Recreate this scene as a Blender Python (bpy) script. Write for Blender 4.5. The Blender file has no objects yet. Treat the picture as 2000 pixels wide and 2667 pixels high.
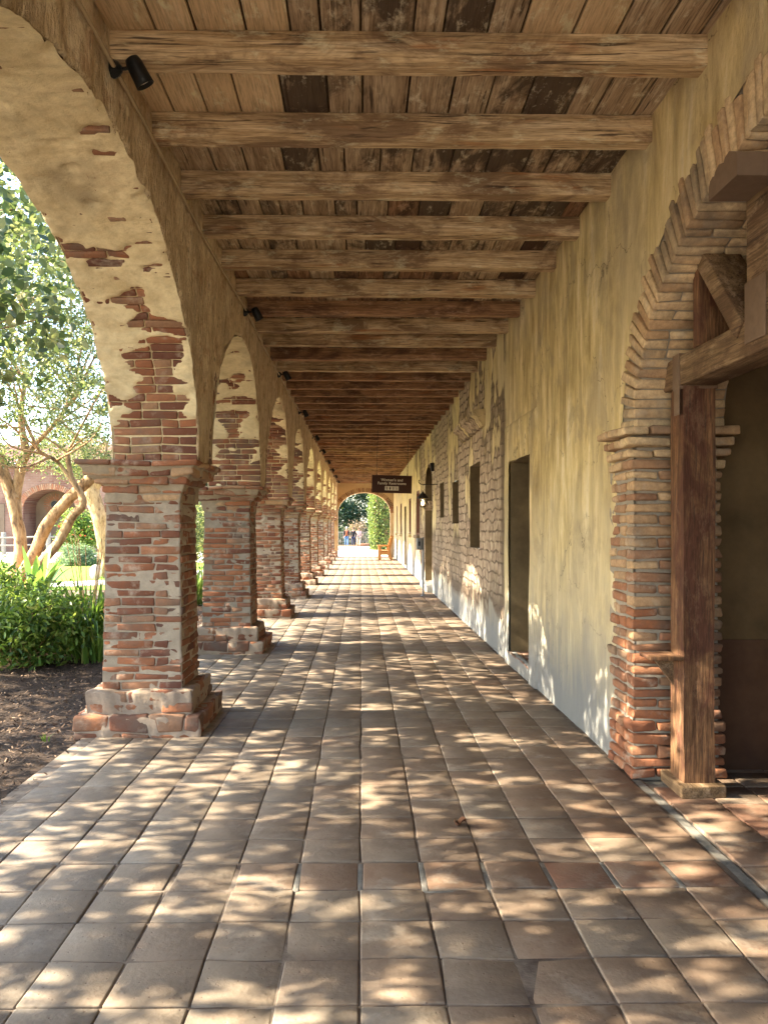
import bpy, math, random
import numpy as np
from mathutils import Vector, Matrix
R = math.radians
rng = np.random.default_rng(7)
random.seed(7)
scene = bpy.context.scene
col = scene.collection
# ------------------------------------------------------------------ camera, sky, sun, exposure
cam_d = bpy.data.cameras.new('camera'); cam = bpy.data.objects.new('camera', cam_d); col.objects.link(cam)
cam.location = (0, 0, 1.6); cam.rotation_euler = (R(90), 0, R(-0.8))
cam_d.sensor_fit = 'HORIZONTAL'; cam_d.sensor_width = 36; cam_d.lens = 36.9
cam_d.shift_x = 0.0157; cam_d.shift_y = 0.0193; cam_d.clip_start = 0.05; cam_d.clip_end = 600
scene.camera = cam
SUN_EL = 35.0; SUN_AZ = -92.0            # azimuth from +Y towards +X
w = bpy.data.worlds.new('World'); scene.world = w; w.use_nodes = True
wn = w.node_tree.nodes; wl = w.node_tree.links
bg = wn['Background']; sk = wn.new('ShaderNodeTexSky'); sk.sky_type = 'NISHITA'; sk.sun_disc = False
sk.sun_elevation = R(SUN_EL); sk.sun_rotation = R(SUN_AZ); sk.air_density = 1.0; sk.dust_density = 1.2
wl.new(sk.outputs[0], bg.inputs[0]); bg.inputs[1].default_value = 0.15
sd = bpy.data.lights.new('sun', 'SUN'); sun = bpy.data.objects.new('sun', sd); col.objects.link(sun)
sd.energy = 4.9; sd.angle = R(0.45); sd.color = (1, 0.87, 0.66)
_d = Vector((math.sin(R(SUN_AZ))*math.cos(R(SUN_EL)), math.cos(R(SUN_AZ))*math.cos(R(SUN_EL)), math.sin(R(SUN_EL))))
sun.rotation_euler = _d.to_track_quat('Z', 'Y').to_euler(); sun.location = (-20, 0, 20)
scene.view_settings.view_transform = 'Standard'; scene.view_settings.look = 'None'
scene.view_settings.gamma = 1; scene.view_settings.use_curve_mapping = False
scene.view_settings.exposure = 2.88
scene.render.engine = 'CYCLES'
cy = scene.cycles
cy.max_bounces = 12; cy.diffuse_bounces = 8; cy.glossy_bounces = 3; cy.transmission_bounces = 6; cy.transparent_max_bounces = 6

# ------------------------------------------------------------------ noise
def _h(ix, iy, iz, s):
    n = (ix*374761393 + iy*668265263 + iz*2147483647 + s*974711) & 0xffffffff
    n = ((n ^ (n >> 13))*1274126177) & 0xffffffff
    return ((n ^ (n >> 16)) & 0xffff)/65535.0
def vnoise(p, s=0):
    i = np.floor(p).astype(np.int64); f = p-i; f = f*f*(3-2*f); r = 0
    for dx in (0, 1):
        for dy in (0, 1):
            for dz in (0, 1):
                wt = (f[:, 0] if dx else 1-f[:, 0])*(f[:, 1] if dy else 1-f[:, 1])*(f[:, 2] if dz else 1-f[:, 2])
                r = r+wt*_h(i[:, 0]+dx, i[:, 1]+dy, i[:, 2]+dz, s)
    return r
def fbm(p, sc=1.0, o=3, s=0):
    p = np.asarray(p, float)*np.asarray(sc, float); a = .5; r = 0; t = 0
    for k in range(o):
        r = r+a*vnoise(p*(2**k)+17.3*k, s+k); t += a; a *= .5
    return r/t
def n1(x, s=0):
    x = np.atleast_1d(np.asarray(x, float)); return fbm(np.stack([x, x*0+.5, x*0+.5], 1), 1, 2, s)
# ------------------------------------------------------------------ mesh builder
class MB:
    def __init__(self): self.V = []; self.F = []; self.n = 0
    def add(self, V, F, m=0, c=(.5, .5, .5), uv=None):
        V = np.asarray(V, float).reshape(-1, 3); F = np.asarray(F, int)
        if len(F) == 0: return self
        c = np.asarray(c, float)
        if c.ndim == 1: c = np.tile(c[:3], (len(V), 1))
        self.V.append((V, c, uv if uv is not None else V[:, :2])); self.F.append((F+self.n, m)); self.n += len(V); return self
    def build(self, name, mats, parent=None, smooth=True):
        if not isinstance(mats, (list, tuple)): mats = [mats]
        V = np.concatenate([v[0] for v in self.V]); C = np.concatenate([v[1] for v in self.V]); UV = np.concatenate([v[2] for v in self.V])
        loops = np.concatenate([f[0].ravel() for f in self.F])
        tot = np.concatenate([np.full(len(f[0]), f[0].shape[1]) for f in self.F])
        mi = np.concatenate([np.full(len(f[0]), f[1]) for f in self.F])
        me = bpy.data.meshes.new(name); me.vertices.add(len(V)); me.vertices.foreach_set('co', V.ravel())
        me.loops.add(len(loops)); me.loops.foreach_set('vertex_index', loops)
        me.polygons.add(len(tot)); st = np.concatenate([[0], np.cumsum(tot)[:-1]])
        me.polygons.foreach_set('loop_start', st); me.polygons.foreach_set('loop_total', tot)
        me.polygons.foreach_set('material_index', mi)
        me.polygons.foreach_set('use_smooth', np.full(len(tot), smooth))
        a = me.color_attributes.new('Col', 'FLOAT_COLOR', 'POINT')
        a.data.foreach_set('color', np.concatenate([C, np.ones((len(C), 1))], 1).ravel())
        u = me.uv_layers.new(name='UVMap'); u.data.foreach_set('uv', UV[loops].ravel())
        for m in mats: me.materials.append(m)
        me.update(calc_edges=True); me.validate()
        o = bpy.data.objects.new(name, me); col.objects.link(o)
        if parent is not None: o.parent = parent
        return o
# rounded boxes, vectorised
_g = [(i, j, k) for i in range(4) for j in range(4) for k in range(4) if i in (0, 3) or j in (0, 3) or k in (0, 3)]
_ix = {g: n for n, g in enumerate(_g)}
_q = []
for a in range(3):
    b, c_ = (a+1) % 3, (a+2) % 3
    for s in (0, 3):
        for i in range(3):
            for j in range(3):
                def P(u, v):
                    t = [0, 0, 0]; t[a] = s; t[b] = u; t[c_] = v; return _ix[tuple(t)]
                q = [P(i, j), P(i+1, j), P(i+1, j+1), P(i, j+1)]
                _q.append(q if s == 3 else q[::-1])
_g = np.array(_g); _q = np.array(_q)
def boxes(mb, cen, half, Rm=None, r=.004, m=0, cols=None, jit=0.0, js=12.0, seed=0, taper=None):
    cen = np.atleast_2d(np.asarray(cen, float)); N = len(cen)
    half = np.broadcast_to(np.asarray(half, float), (N, 3))
    if Rm is None: Rm = np.tile(np.eye(3), (N, 1, 1))
    Rm = np.asarray(Rm, float)
    if Rm.ndim == 2: Rm = np.tile(Rm, (N, 1, 1))
    rr = np.minimum(r, half.min(1)*.9)[:, None, None]
    sg = np.array([-1, -1, 1, 1])[_g][None]; outer = np.array([1, 0, 0, 1])[_g][None]
    inner = sg*(half[:, None, :]-rr); d = sg*outer
    d = d/np.maximum(np.linalg.norm(d, axis=2, keepdims=True), 1e-9)
    L = inner+d*rr
    if taper is not None: L[:, :, :2] *= 1+taper*(L[:, :, 2:3]/half[:, None, 2:3])
    V = cen[:, None, :]+np.einsum('nij,nvj->nvi', Rm, L)
    V = V.reshape(-1, 3)
    if jit:
        V = V+jit*2*(np.stack([fbm(V, js, 2, seed+k) for k in range(3)], 1)-.5)
    F = (_q[None]+(np.arange(N)*len(_g))[:, None, None]).reshape(-1, 4)
    if cols is None: cols = (.5, .5, .5)
    cols = np.asarray(cols, float)
    C = np.repeat(cols, len(_g), 0) if cols.ndim == 2 else cols
    mb.add(V, F, m, C); return mb
def box(mb, x0, x1, y0, y1, z0, z1, r=.004, m=0, c=(.5, .5, .5), jit=0, js=6, seed=0):
    return boxes(mb, [((x0+x1)/2, (y0+y1)/2, (z0+z1)/2)], [((x1-x0)/2, (y1-y0)/2, (z1-z0)/2)], r=r, m=m, cols=c, jit=jit, js=js, seed=seed)
def grid(mb, P, nu, nv, m=0, c=None, uv=None, flip=False):
    V = np.asarray(P).reshape(-1, 3); i = np.arange(nu-1)[:, None]*nv+np.arange(nv-1)[None]
    i = i.ravel(); F = np.stack([i, i+nv, i+nv+1, i+1], 1)
    if flip: F = F[:, ::-1]
    mb.add(V, F, m, (.5, .5, .5) if c is None else c, uv); return mb
def tube(mb, pts, rad, n=10, m=0, c=(.5, .5, .5), jit=0, js=5, caps=True, seed=0):
    pts = np.asarray(pts, float); rad = np.broadcast_to(np.asarray(rad, float), (len(pts),))
    T = np.gradient(pts, axis=0); T /= np.linalg.norm(T, axis=1, keepdims=True)+1e-9
    up = np.array([0, 0, 1.]) if abs(T[0, 2]) < .9 else np.array([1., 0, 0]); rings = []
    for p, t, r_ in zip(pts, T, rad):
        a = up-t*np.dot(up, t); a /= np.linalg.norm(a)+1e-9; b = np.cross(t, a); up = a
        th = np.arange(n)*2*math.pi/n
        rings.append(p+r_*(np.cos(th)[:, None]*a+np.sin(th)[:, None]*b))
    V = np.concatenate(rings); k = len(pts)
    if jit:
        cc = np.repeat(pts, n, 0); f = 1+jit*2*(fbm(V, js, 3, seed)-.5); V = cc+(V-cc)*f[:, None]
    F = []
    for i in range(k-1):
        for j in range(n):
            F.append((i*n+j, i*n+(j+1) % n, (i+1)*n+(j+1) % n, (i+1)*n+j))
    mb.add(V, F, m, c)
    if caps:
        mb.add(V[:n], [list(range(n))[::-1]], m, c); mb.add(V[-n:], [list(range(n))], m, c)
    return mb
def smoothpath(pts, k=6, rad=None):
    pts = [Vector(p) for p in pts]; out = []; ro = []
    for i in range(len(pts)-1):
        p0 = pts[max(i-1, 0)]; p1 = pts[i]; p2 = pts[i+1]; p3 = pts[min(i+2, len(pts)-1)]
        for j in range(k):
            t = j/k; out.append(.5*((2*p1)+(p2-p0)*t+(2*p0-5*p1+4*p2-p3)*t*t+(3*p1-p0-3*p2+p3)*t**3))
            if rad: ro.append(rad[i]*(1-t)+rad[i+1]*t)
    out.append(pts[-1])
    if rad: ro.append(rad[-1]); return np.array(out), np.array(ro)
    return np.array(out)
def lathe(mb, prof, cen, n=16, m=0, c=(.5, .5, .5), sq=False):
    th = np.arange(n)*2*math.pi/n+(math.pi/n if sq else 0); V = []; F = []
    for r_, z in prof: V += [(cen[0]+r_*math.cos(t), cen[1]+r_*math.sin(t), cen[2]+z) for t in th]
    for i in range(len(prof)-1):
        for j in range(n): F.append((i*n+j, i*n+(j+1) % n, (i+1)*n+(j+1) % n, (i+1)*n+j))
    mb.add(V, F, m, c); return mb
def prism(mb, poly, axis, a, b, m=0, c=(.5, .5, .5)):
    """extrude a 2-D outline along an axis ('x': outline is (y,z); 'y': (x,z); 'z': (x,y))"""
    def P(p, t): return (t, p[0], p[1]) if axis == 'x' else (p[0], t, p[1]) if axis == 'y' else (p[0], p[1], t)
    n = len(poly); V = [P(p, a) for p in poly]+[P(p, b) for p in poly]
    mb.add(V, [[i, (i+1) % n, (i+1) % n+n, i+n] for i in range(n)], m, c)
    mb.add(V, [list(range(n))[::-1]], m, c); mb.add(V, [list(range(n, 2*n))], m, c); return mb
def leaves(mb, P, size, up=.3, asp=.5, m=0, cols=None, dirs=None, fold=.25):
    N = len(P); D = rng.normal(size=(N, 3)) if dirs is None else dirs+rng.normal(size=(N, 3))*.35
    D /= np.linalg.norm(D, axis=1, keepdims=True); Nn = rng.normal(size=(N, 3)); Nn[:, 2] += up*3
    S = np.cross(D, Nn); S /= np.linalg.norm(S, axis=1, keepdims=True)+1e-9; Q = np.cross(S, D)
    L = size*rng.uniform(.7, 1.25, N)[:, None]; W = L*asp*.5
    b = P; t = P+D*L; f = Q*W*fold
    V = np.stack([b, b+D*L*.3+S*W*.9+f, b+D*L*.68+S*W*.85+f, t, b+D*L*.68-S*W*.85+f, b+D*L*.3-S*W*.9+f], 1).reshape(-1, 3)
    k = np.arange(N)[:, None]*6; F = np.concatenate([k+[0, 1, 2, 3], k+[0, 3, 4, 5]])
    if cols is None: cols = np.tile(rng.uniform(0, 1, (N, 1)), (1, 3))
    mb.add(V, F, m, np.repeat(cols, 6, 0)); return mb
# ------------------------------------------------------------------ tags
def tag(o, label=None, cat=None, group=None, kind=None):
    if label: o['label'] = label
    if cat: o['category'] = cat
    if group: o['group'] = group
    if kind: o['kind'] = kind
    return o
def thing(name, label, cat, loc=(0, 0, 0), group=None, rz=0):
    o = bpy.data.objects.new(name, None); col.objects.link(o); o.empty_display_size = .2
    o.location = loc; o.rotation_euler = (0, 0, rz); return tag(o, label, cat, group)
def copy_tree(o, parent=None):
    c = o.copy(); col.objects.link(c)
    if parent is not None: c.parent = parent
    for ch in list(o.children): copy_tree(ch, c)
    return c
# ------------------------------------------------------------------ node helper
class NT:
    def __init__(self, name):
        self.m = bpy.data.materials.new(name); self.m.use_nodes = True; self.t = self.m.node_tree
        self.b = self.t.nodes['Principled BSDF']; self.out = self.t.nodes['Material Output']
        self.b.inputs['Roughness'].default_value = .85; self.b.inputs['Specular IOR Level'].default_value = .25
        self.co = self.t.nodes.new('ShaderNodeTexCoord')
    def n(self, ty, ins=None, **kw):
        nd = self.t.nodes.new(ty)
        for k, v in kw.items(): setattr(nd, k, v)
        for k, v in (ins or {}).items(): self.set(nd.inputs[k], v)
        return nd
    def set(self, s, v):
        if isinstance(v, bpy.types.NodeSocket): self.t.links.new(v, s)
        elif isinstance(v, bpy.types.Node): self.t.links.new(v.outputs[0], s)
        elif isinstance(v, (tuple, list)) and len(v) == 3 and s.type == 'RGBA': s.default_value = (*v, 1)
        else: s.default_value = v
    def pos(self, sc=(1, 1, 1), loc=(0, 0, 0), src='Object', rnd=0, rot=(0, 0, 0)):
        v = self.n('ShaderNodeNewGeometry').outputs['Position'] if src == 'World' else self.co.outputs[src]
        if rnd:
            oi = self.n('ShaderNodeObjectInfo'); v = self.n('ShaderNodeVectorMath', {0: v, 1: self.mul(oi.outputs['Random'], rnd)}, operation='ADD').outputs[0]
        return self.n('ShaderNodeMapping', {'Vector': v, 'Scale': sc, 'Location': loc, 'Rotation': rot}).outputs[0]
    def noise(self, vec, scale=5, detail=4, rough=.55, dist=0):
        return self.n('ShaderNodeTexNoise', {'Vector': vec, 'Scale': scale, 'Detail': detail, 'Roughness': rough, 'Distortion': dist}).outputs[0]
    def ramp(self, f, *stops):
        r = self.n('ShaderNodeValToRGB', {0: f}); e = r.color_ramp.elements
        while len(e) < len(stops): e.new(.5)
        for x, (p, c) in zip(e, stops):
            x.position = p; x.color = (*c, 1) if isinstance(c, (tuple, list)) else (c, c, c, 1)
        return r.outputs[0]
    def mix(self, f, a, b, mode='MIX'):
        x = self.n('ShaderNodeMix', data_type='RGBA', blend_type=mode); self.set(x.inputs[0], f); self.set(x.inputs[6], a); self.set(x.inputs[7], b); return x.outputs[2]
    def math(self, op, a, b=0.0, clamp=False):
        return self.n('ShaderNodeMath', {0: a, 1: b}, operation=op, use_clamp=clamp).outputs[0]
    def mul(self, a, b): return self.math('MULTIPLY', a, b)
    def sep(self, v): return self.n('ShaderNodeSeparateXYZ', {0: v}).outputs
    def attr(self, nm='Col'): return self.n('ShaderNodeAttribute', attribute_name=nm).outputs['Color']
    def bump(self, h, s=.4, d=.01, nrm=None):
        x = self.n('ShaderNodeBump', {'Height': h, 'Strength': s, 'Distance': d})
        if nrm: self.set(x.inputs['Normal'], nrm)
        self.set(self.b.inputs['Normal'], x.outputs[0]); return x.outputs[0]
    def done(self, c=None, rough=None):
        if c is not None: self.set(self.b.inputs['Base Color'], c)
        if rough is not None: self.set(self.b.inputs['Roughness'], rough)
        return self.m

def mat_brick(name, dark=1.0):
    t = NT(name); p = t.pos(src='World'); a = t.attr()
    c = t.ramp(t.sep(a)[0], (0, (.12, .045, .03)), (.22, (.23, .085, .042)), (.42, (.34, .135, .062)), (.6, (.30, .165, .095)), (.8, (.50, .33, .18)), (1, (.68, .51, .30)))
    n = t.noise(p, 30, 5, .7); c = t.mix(t.ramp(n, (.35, 0), (.7, .55)), c, (.16, .09, .06))
    n2 = t.noise(p, 7, 5, .65); c = t.mix(t.ramp(n2, (.55, 0), (.70, .55)), c, (.50, .42, .32))
    n4 = t.noise(t.pos(src='World', loc=(7, 3, 1)), 2.2, 4, .6); c = t.mix(t.ramp(n4, (.50, 0), (.66, .6)), c, (.12, .105, .085))
    if dark != 1: c = t.mix(1, c, (dark,)*3, 'MULTIPLY')
    t.bump(t.noise(p, 55, 5, .7), .7, .008); return t.done(c, .92)
def mat_mortar(name, c1, c2, c3, yel=None):
    t = NT(name); p = t.pos(src='World', sc=(.8, 1, 1.7) if yel else (1, 1, 1)); n = t.noise(p, 3.5, 6, .68, .6 if yel else 0)
    c = t.ramp(n, (.3, c1), (.55, c2), (.72, c3))
    n2 = t.noise(t.pos(src='World', sc=(1, 1, 1.6)), 16, 5, .7); c = t.mix(t.ramp(n2, (.45, 0), (.75, .5)), c, tuple(x*.55 for x in c2))
    n3 = t.noise(t.pos(src='World', loc=(3, 9, 1)), 1.3, 4, .6); c = t.mix(t.ramp(n3, (.54, 0), (.7, .55)), c, (.20, .16, .11))
    t.bump(t.mix(.5, n2, t.noise(p, 60, 4, .7)), .7, .01); return t.done(c, .95)
M = {}
M['brick'] = mat_brick('old_brick')
M['mortar'] = mat_mortar('lime_mortar', (.31, .25, .185), (.40, .33, .245), (.21, .165, .12))
M['soffit'] = mat_mortar('soffit_plaster', (.54, .42, .23), (.76, .64, .39), (.62, .49, .29), yel=1)
M['basemortar'] = mat_mortar('base_mortar', (.27, .20, .145), (.34, .26, .19), (.21, .15, .11))
M['capmortar'] = mat_mortar('cap_mortar', (.24, .195, .14), (.36, .29, .20), (.16, .13, .095))
M['greymortar'] = mat_mortar('grey_mortar', (.23, .20, .155), (.30, .255, .20), (.15, .13, .10))
def mat_streak():   # inner face above the arches: rough brown lime wash running down
    t = NT('streaked_render'); p = t.pos(src='World', sc=(2, 2, .85)); n = t.noise(p, 5, 7, .72, .6)
    c = t.ramp(n, (.3, (.42, .29, .16)), (.44, (.66, .50, .30)), (.57, (.80, .65, .42)), (.75, (.86, .75, .53)))
    n2 = t.noise(t.pos(src='World', sc=(2, 2, .8)), 22, 5, .75); c = t.mix(t.ramp(n2, (.5, 0), (.72, .5)), c, (.24, .15, .09)); rd = t.noise(t.pos(src='World', sc=(1, 1, 2.2), loc=(0, 6, 3)), 3.5, 5, .7); c = t.mix(t.ramp(rd, (.56, 0), (.64, .45)), c, (.45, .24, .13))
    pt = t.noise(t.pos(src='World', sc=(1, 1, .35)), 30, 4, .65); c = t.mix(t.ramp(pt, (.60, 0), (.68, .55)), c, (.10, .065, .04)); bg_ = t.noise(t.pos(src='World', sc=(1, 1, .6)), 2.2, 5, .65); c = t.mix(t.ramp(bg_, (.50, 0), (.66, .45)), c, (.30, .20, .12))
    h = t.math('SUBTRACT', t.mix(.5, n, n2), t.mul(pt, .5)); t.bump(h, 1.0, .06); return t.done(c, .95)
M['streak'] = mat_streak()
def wobv(t):
    p = t.pos(src='World'); return t.n('ShaderNodeVectorMath', {0: p, 1: t.n('ShaderNodeVectorMath', {0: t.n('ShaderNodeTexNoise', {'Vector': p, 'Scale': 4.0, 'Detail': 5.0}).outputs[1], 3: .5}, operation='SCALE').outputs[0]}, operation='ADD').outputs[0]
def mat_wall():
    t = NT('ochre_plaster'); s = t.sep(t.pos(src='World')); y, z = s[1], s[2]
    n = t.noise(t.pos(src='World', sc=(1, 1, .20)), 5.5, 7, .7, .4)
    c = t.ramp(n, (.32, (.28, .195, .08)), (.44, (.46, .35, .16)), (.55, (.64, .505, .25)), (.68, (.77, .66, .43)))
    nb = t.noise(t.pos(src='World', loc=(0, 4, 2)), .9, 5, .6); c = t.mix(t.ramp(nb, (.42, 0), (.62, .7)), c, (.50, .41, .25)); ng = t.noise(t.pos(src='World', loc=(0, 14, 5), sc=(1, 1, .7)), 1.7, 6, .7, .5); c = t.mix(t.ramp(ng, (.50, 0), (.62, .6)), c, (.31, .245, .155)); cr_ = t.n('ShaderNodeTexVoronoi', {'Vector': wobv(t), 'Scale': 1.15}, feature='DISTANCE_TO_EDGE').outputs[0]; c = t.mix(t.mul(t.ramp(cr_, (.002, .8), (.008, 0)), t.ramp(ng, (.48, 0), (.54, 1))), c, (.12, .09, .05))
    nd = t.noise(t.pos(src='World', sc=(1, 1, .5)), 3.0, 6, .7); c = t.mix(t.ramp(nd, (.56, 0), (.72, .5)), c, (.26, .19, .11))
    # limewashed foot of the wall; its bluish tint is sky light put into the colour
    zz = t.math('ADD', z, t.mul(t.math('SUBTRACT', n, .5), 2.2)); c = t.mix(t.mul(t.math('SUBTRACT', 1.0, t.n('ShaderNodeMapRange', {'Value': zz, 'From Min': .5, 'From Max': 2.0}).outputs[0]), .55), c, (.40, .345, .25)); f = t.math('SUBTRACT', 1.0, t.n('ShaderNodeMapRange', {'Value': t.math('ADD', z, t.mul(t.math('SUBTRACT', n, .5), .9)), 'From Min': .25, 'From Max': .95}).outputs[0])
    c = t.mix(t.mul(f, .85), c, (.165, .175, .185))
    # patches where the plaster is worn to the adobe coursing
    cx = t.n('ShaderNodeCombineXYZ', {0: y, 1: z}); wob = t.n('ShaderNodeVectorMath', {0: cx, 1: t.n('ShaderNodeVectorMath', {0: t.n('ShaderNodeTexNoise', {'Vector': t.pos(src='World'), 'Scale': 3.0}).outputs[1], 3: .15}, operation='SCALE').outputs[0]}, operation='ADD').outputs[0]
    bk = t.n('ShaderNodeTexBrick', {'Vector': wob, 'Scale': 1.0, 'Mortar Size': .016, 'Mortar Smooth': .5, 'Brick Width': .30, 'Row Height': .135, 'Color1': (.9, .9, .9), 'Color2': (.6, .6, .6), 'Mortar': (0, 0, 0)})
    m1 = t.ramp(t.noise(t.pos(src='World', sc=(1, 1, .7), loc=(0, 1.2, 0)), .85, 4, .6), (.455, 0), (.50, 1)); lowb = t.mul(t.mul(t.ramp(t.math('ADD', z, t.mul(t.math('SUBTRACT', nb, .5), .8)), (.50, 0), (.60, 1)), t.math('SUBTRACT', 1.0, t.n('ShaderNodeMapRange', {'Value': t.math('ADD', z, t.mul(t.math('SUBTRACT', n, .5), 1.2)), 'From Min': 1.25, 'From Max': 1.6}).outputs[0])), .85); m1 = t.math('MAXIMUM', m1, lowb)
    yr = t.n('ShaderNodeMapRange', {'Value': y, 'From Min': 9.4, 'From Max': 9.8}).outputs[0]; yr2 = t.n('ShaderNodeMapRange', {'Value': y, 'From Min': 26, 'From Max': 22}).outputs[0]
    zr = t.n('ShaderNodeMapRange', {'Value': z, 'From Min': .35, 'From Max': .7}).outputs[0]
    m1 = t.mul(t.mul(m1, t.mul(yr, zr)), yr2)
    ad = t.ramp(t.noise(t.pos(src='World'), 7, 5, .65), (.35, (.22, .155, .11)), (.52, (.36, .27, .19)), (.68, (.52, .42, .30)))
    c = t.mix(t.mul(m1, .95), c, ad); eg = t.mul(t.mul(m1, t.math('SUBTRACT', 1.0, m1)), 3.4); c = t.mix(eg, c, (.11, .075, .05))
    mort = t.mul(t.mul(m1, bk.outputs['Fac']), t.ramp(t.noise(t.pos(src='World'), 4.5, 3, .6), (.38, .15), (.56, 1))); c = t.mix(t.mul(mort, .85), c, (.10, .07, .05))
    h = t.math('SUBTRACT', t.mul(t.noise(t.pos(src='World', sc=(1, 1, .6)), 14, 6, .7), .5), t.math('ADD', t.mul(mort, 1.4), t.mul(m1, .5)))
    t.bump(h, .8, .03); return t.done(c, .93)
M['wall'] = mat_wall()
def mat_plain(name, c1, c2, sc=8, rough=.9, bs=.3, stretch=(1, 1, 1), metal=0, src='Object', bd=.01):
    t = NT(name); n = t.noise(t.pos(src=src, sc=stretch, rnd=3 if src == 'Object' else 0), sc, 5, .65)
    t.bump(t.noise(t.pos(src=src, sc=stretch), sc*4, 4, .7), bs, bd); t.b.inputs['Metallic'].default_value = metal
    return t.done(t.ramp(n, (.32, c1), (.68, c2)), rough)
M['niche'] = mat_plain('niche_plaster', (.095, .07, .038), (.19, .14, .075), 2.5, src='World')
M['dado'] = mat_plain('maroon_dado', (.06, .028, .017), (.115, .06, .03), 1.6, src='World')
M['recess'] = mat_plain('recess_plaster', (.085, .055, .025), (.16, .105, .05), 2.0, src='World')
def mat_wood(name, axis, cols, blotch=None, orange=0, sc=1.0):
    t = NT(name); st = [11, 11, 11]; st['xyz'.index(axis)] = .6
    p = t.pos(sc=tuple(x*sc for x in st), rnd=11); g = t.noise(p, 2.0, 5, .6, .8); g2 = t.noise(p, 9, 4, .7, .3)
    a = t.sep(t.attr())
    c = t.ramp(g, (.25, cols[0]), (.45, cols[1]), (.6, cols[2]), (.8, cols[3]))
    st2 = [2.2, 2.2, 2.2]; st2['xyz'.index(axis)] = .9
    bl = t.noise(t.pos(sc=tuple(st2), rnd=7), 2.0, 6, .7, .6)
    bm = t.ramp(t.math('ADD', bl, t.mul(t.math('SUBTRACT', a[0], .5), .35)), (.47, 0), (.60, .88))
    c = t.mix(bm, c, blotch or cols[0])
    if orange:
        on = t.noise(t.pos(sc=(.6, 4, 4), loc=(5, 1, 2), rnd=5), 2.2, 3); c = t.mix(t.ramp(on, (.62, 0), (.7, .6)), c, (.42, .17, .06))
    c = t.mix(t.ramp(g2, (.36, .6), (.56, 0)), c, tuple(x*.5 for x in cols[0]))
    st3 = [26, 26, 26]; st3['xyz'.index(axis)] = 1.1; cr = t.noise(t.pos(sc=tuple(x*sc for x in st3), rnd=13), 2.0, 3, .6, .5); crk = t.ramp(cr, (.33, .25 if 'newer' in name else .85), (.41, 0)); c = t.mix(crk, c, (.05, .03, .02))
    pl = t.noise(t.pos(sc=tuple(st2), rnd=17, loc=(4, 2, 7)), 4.5, 6, .75, .15); c = t.mix(t.ramp(pl, (.55, 0), (.66, .18 if 'post' in name else .6 if 'board' in name else .4)), c, tuple(min(.8, x*1.25+.04) for x in cols[3]))
    t.bump(t.mix(.5, g, g2), .6, .012); return t.done(c, .85)
M['beam'] = mat_wood('beam_wood', 'x', [(.26, .16, .085), (.50, .35, .19), (.64, .48, .29), (.74, .60, .41)], (.20, .12, .065), 1)
M['board'] = mat_wood('ceiling_board', 'y', [(.24, .165, .10), (.40, .29, .185), (.54, .42, .28), (.68, .56, .41)], (.045, .03, .022), 0)
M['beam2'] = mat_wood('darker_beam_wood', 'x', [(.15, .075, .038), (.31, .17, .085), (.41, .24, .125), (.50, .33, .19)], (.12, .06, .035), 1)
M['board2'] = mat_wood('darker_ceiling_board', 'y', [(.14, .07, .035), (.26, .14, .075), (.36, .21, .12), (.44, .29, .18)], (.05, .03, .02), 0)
M['newboard'] = mat_wood('newer_board', 'y', [(.60, .43, .25), (.70, .52, .31), (.74, .57, .36), (.78, .62, .41)], (.64, .47, .28))
M['post'] = mat_wood('redwood_post', 'z', [(.06, .028, .014), (.14, .07, .034), (.23, .12, .056), (.32, .19, .10)], (.085, .032, .02), 0, 1.6)
M['oldwood'] = mat_wood('weathered_timber', 'y', [(.09, .055, .03), (.18, .115, .06), (.26, .17, .095), (.34, .24, .15)], (.10, .055, .03))
M['strap'] = mat_plain('painted_strap', (.13, .085, .055), (.16, .105, .07), 20, .7, .1)
M['black'] = mat_plain('black_metal', (.006, .006, .006), (.012, .012, .012), 30, .45, .1)
M['iron'] = mat_plain('dark_iron', (.02, .017, .015), (.035, .028, .022), 30, .6, .2)
M['cable'] = mat_plain('painted_conduit', (.33, .25, .15), (.40, .30, .18), 12, .7, .1)
M['lens'] = mat_plain('lamp_lens', (.65, .6, .5), (.75, .7, .6), 5, .2, 0)
def mat_tile():
    t = NT('terracotta_tile'); p = t.pos(src='World'); a = t.sep(t.attr())
    c = t.ramp(a[0], (0, (.225, .205, .175)), (.35, (.21, .168, .125)), (.65, (.195, .125, .082)), (1, (.215, .10, .062)))
    n = t.noise(p, 4, 6, .65); c = t.mix(t.ramp(n, (.4, 0), (.72, .6)), c, (.32, .25, .18))
    n2 = t.noise(p, 1.6, 6, .7); c = t.mix(t.ramp(n2, (.46, 0), (.66, .6)), c, (.125, .085, .06)); n3 = t.noise(t.pos(src='World', loc=(5, 5, 0)), 3.0, 5, .7); c = t.mix(t.ramp(n3, (.54, 0), (.66, .6)), c, (.33, .28, .22))
    v = t.noise(p, 45, 3, .6); c = t.mix(t.ramp(v, (.66, 0), (.72, .6)), c, (.16, .10, .07))
    pits = t.n('ShaderNodeTexVoronoi', {'Vector': p, 'Scale': 26.0}).outputs[0]
    pm = t.ramp(pits, (.06, 1), (.13, 0)); c = t.mix(t.mul(pm, .5), c, (.14, .08, .06))
    h = t.math('SUBTRACT', t.mix(.6, t.noise(p, 9, 4, .6), v), t.mul(pm, .35)); t.bump(h, .55, .008); return t.done(c, .72)
M['tile'] = mat_tile()
M['grout'] = mat_plain('dark_joint', (.07, .05, .04), (.26, .21, .16), 5, src='World', bs=.5)
M['greygrout'] = mat_plain('grey_grout', (.11, .11, .10), (.24, .22, .19), 9, src='World', bs=.5)
M['mulch'] = mat_plain('bark_mulch', (.020, .013, .009), (.07, .045, .03), 25, .95, .8, src='World', bd=.03)
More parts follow.
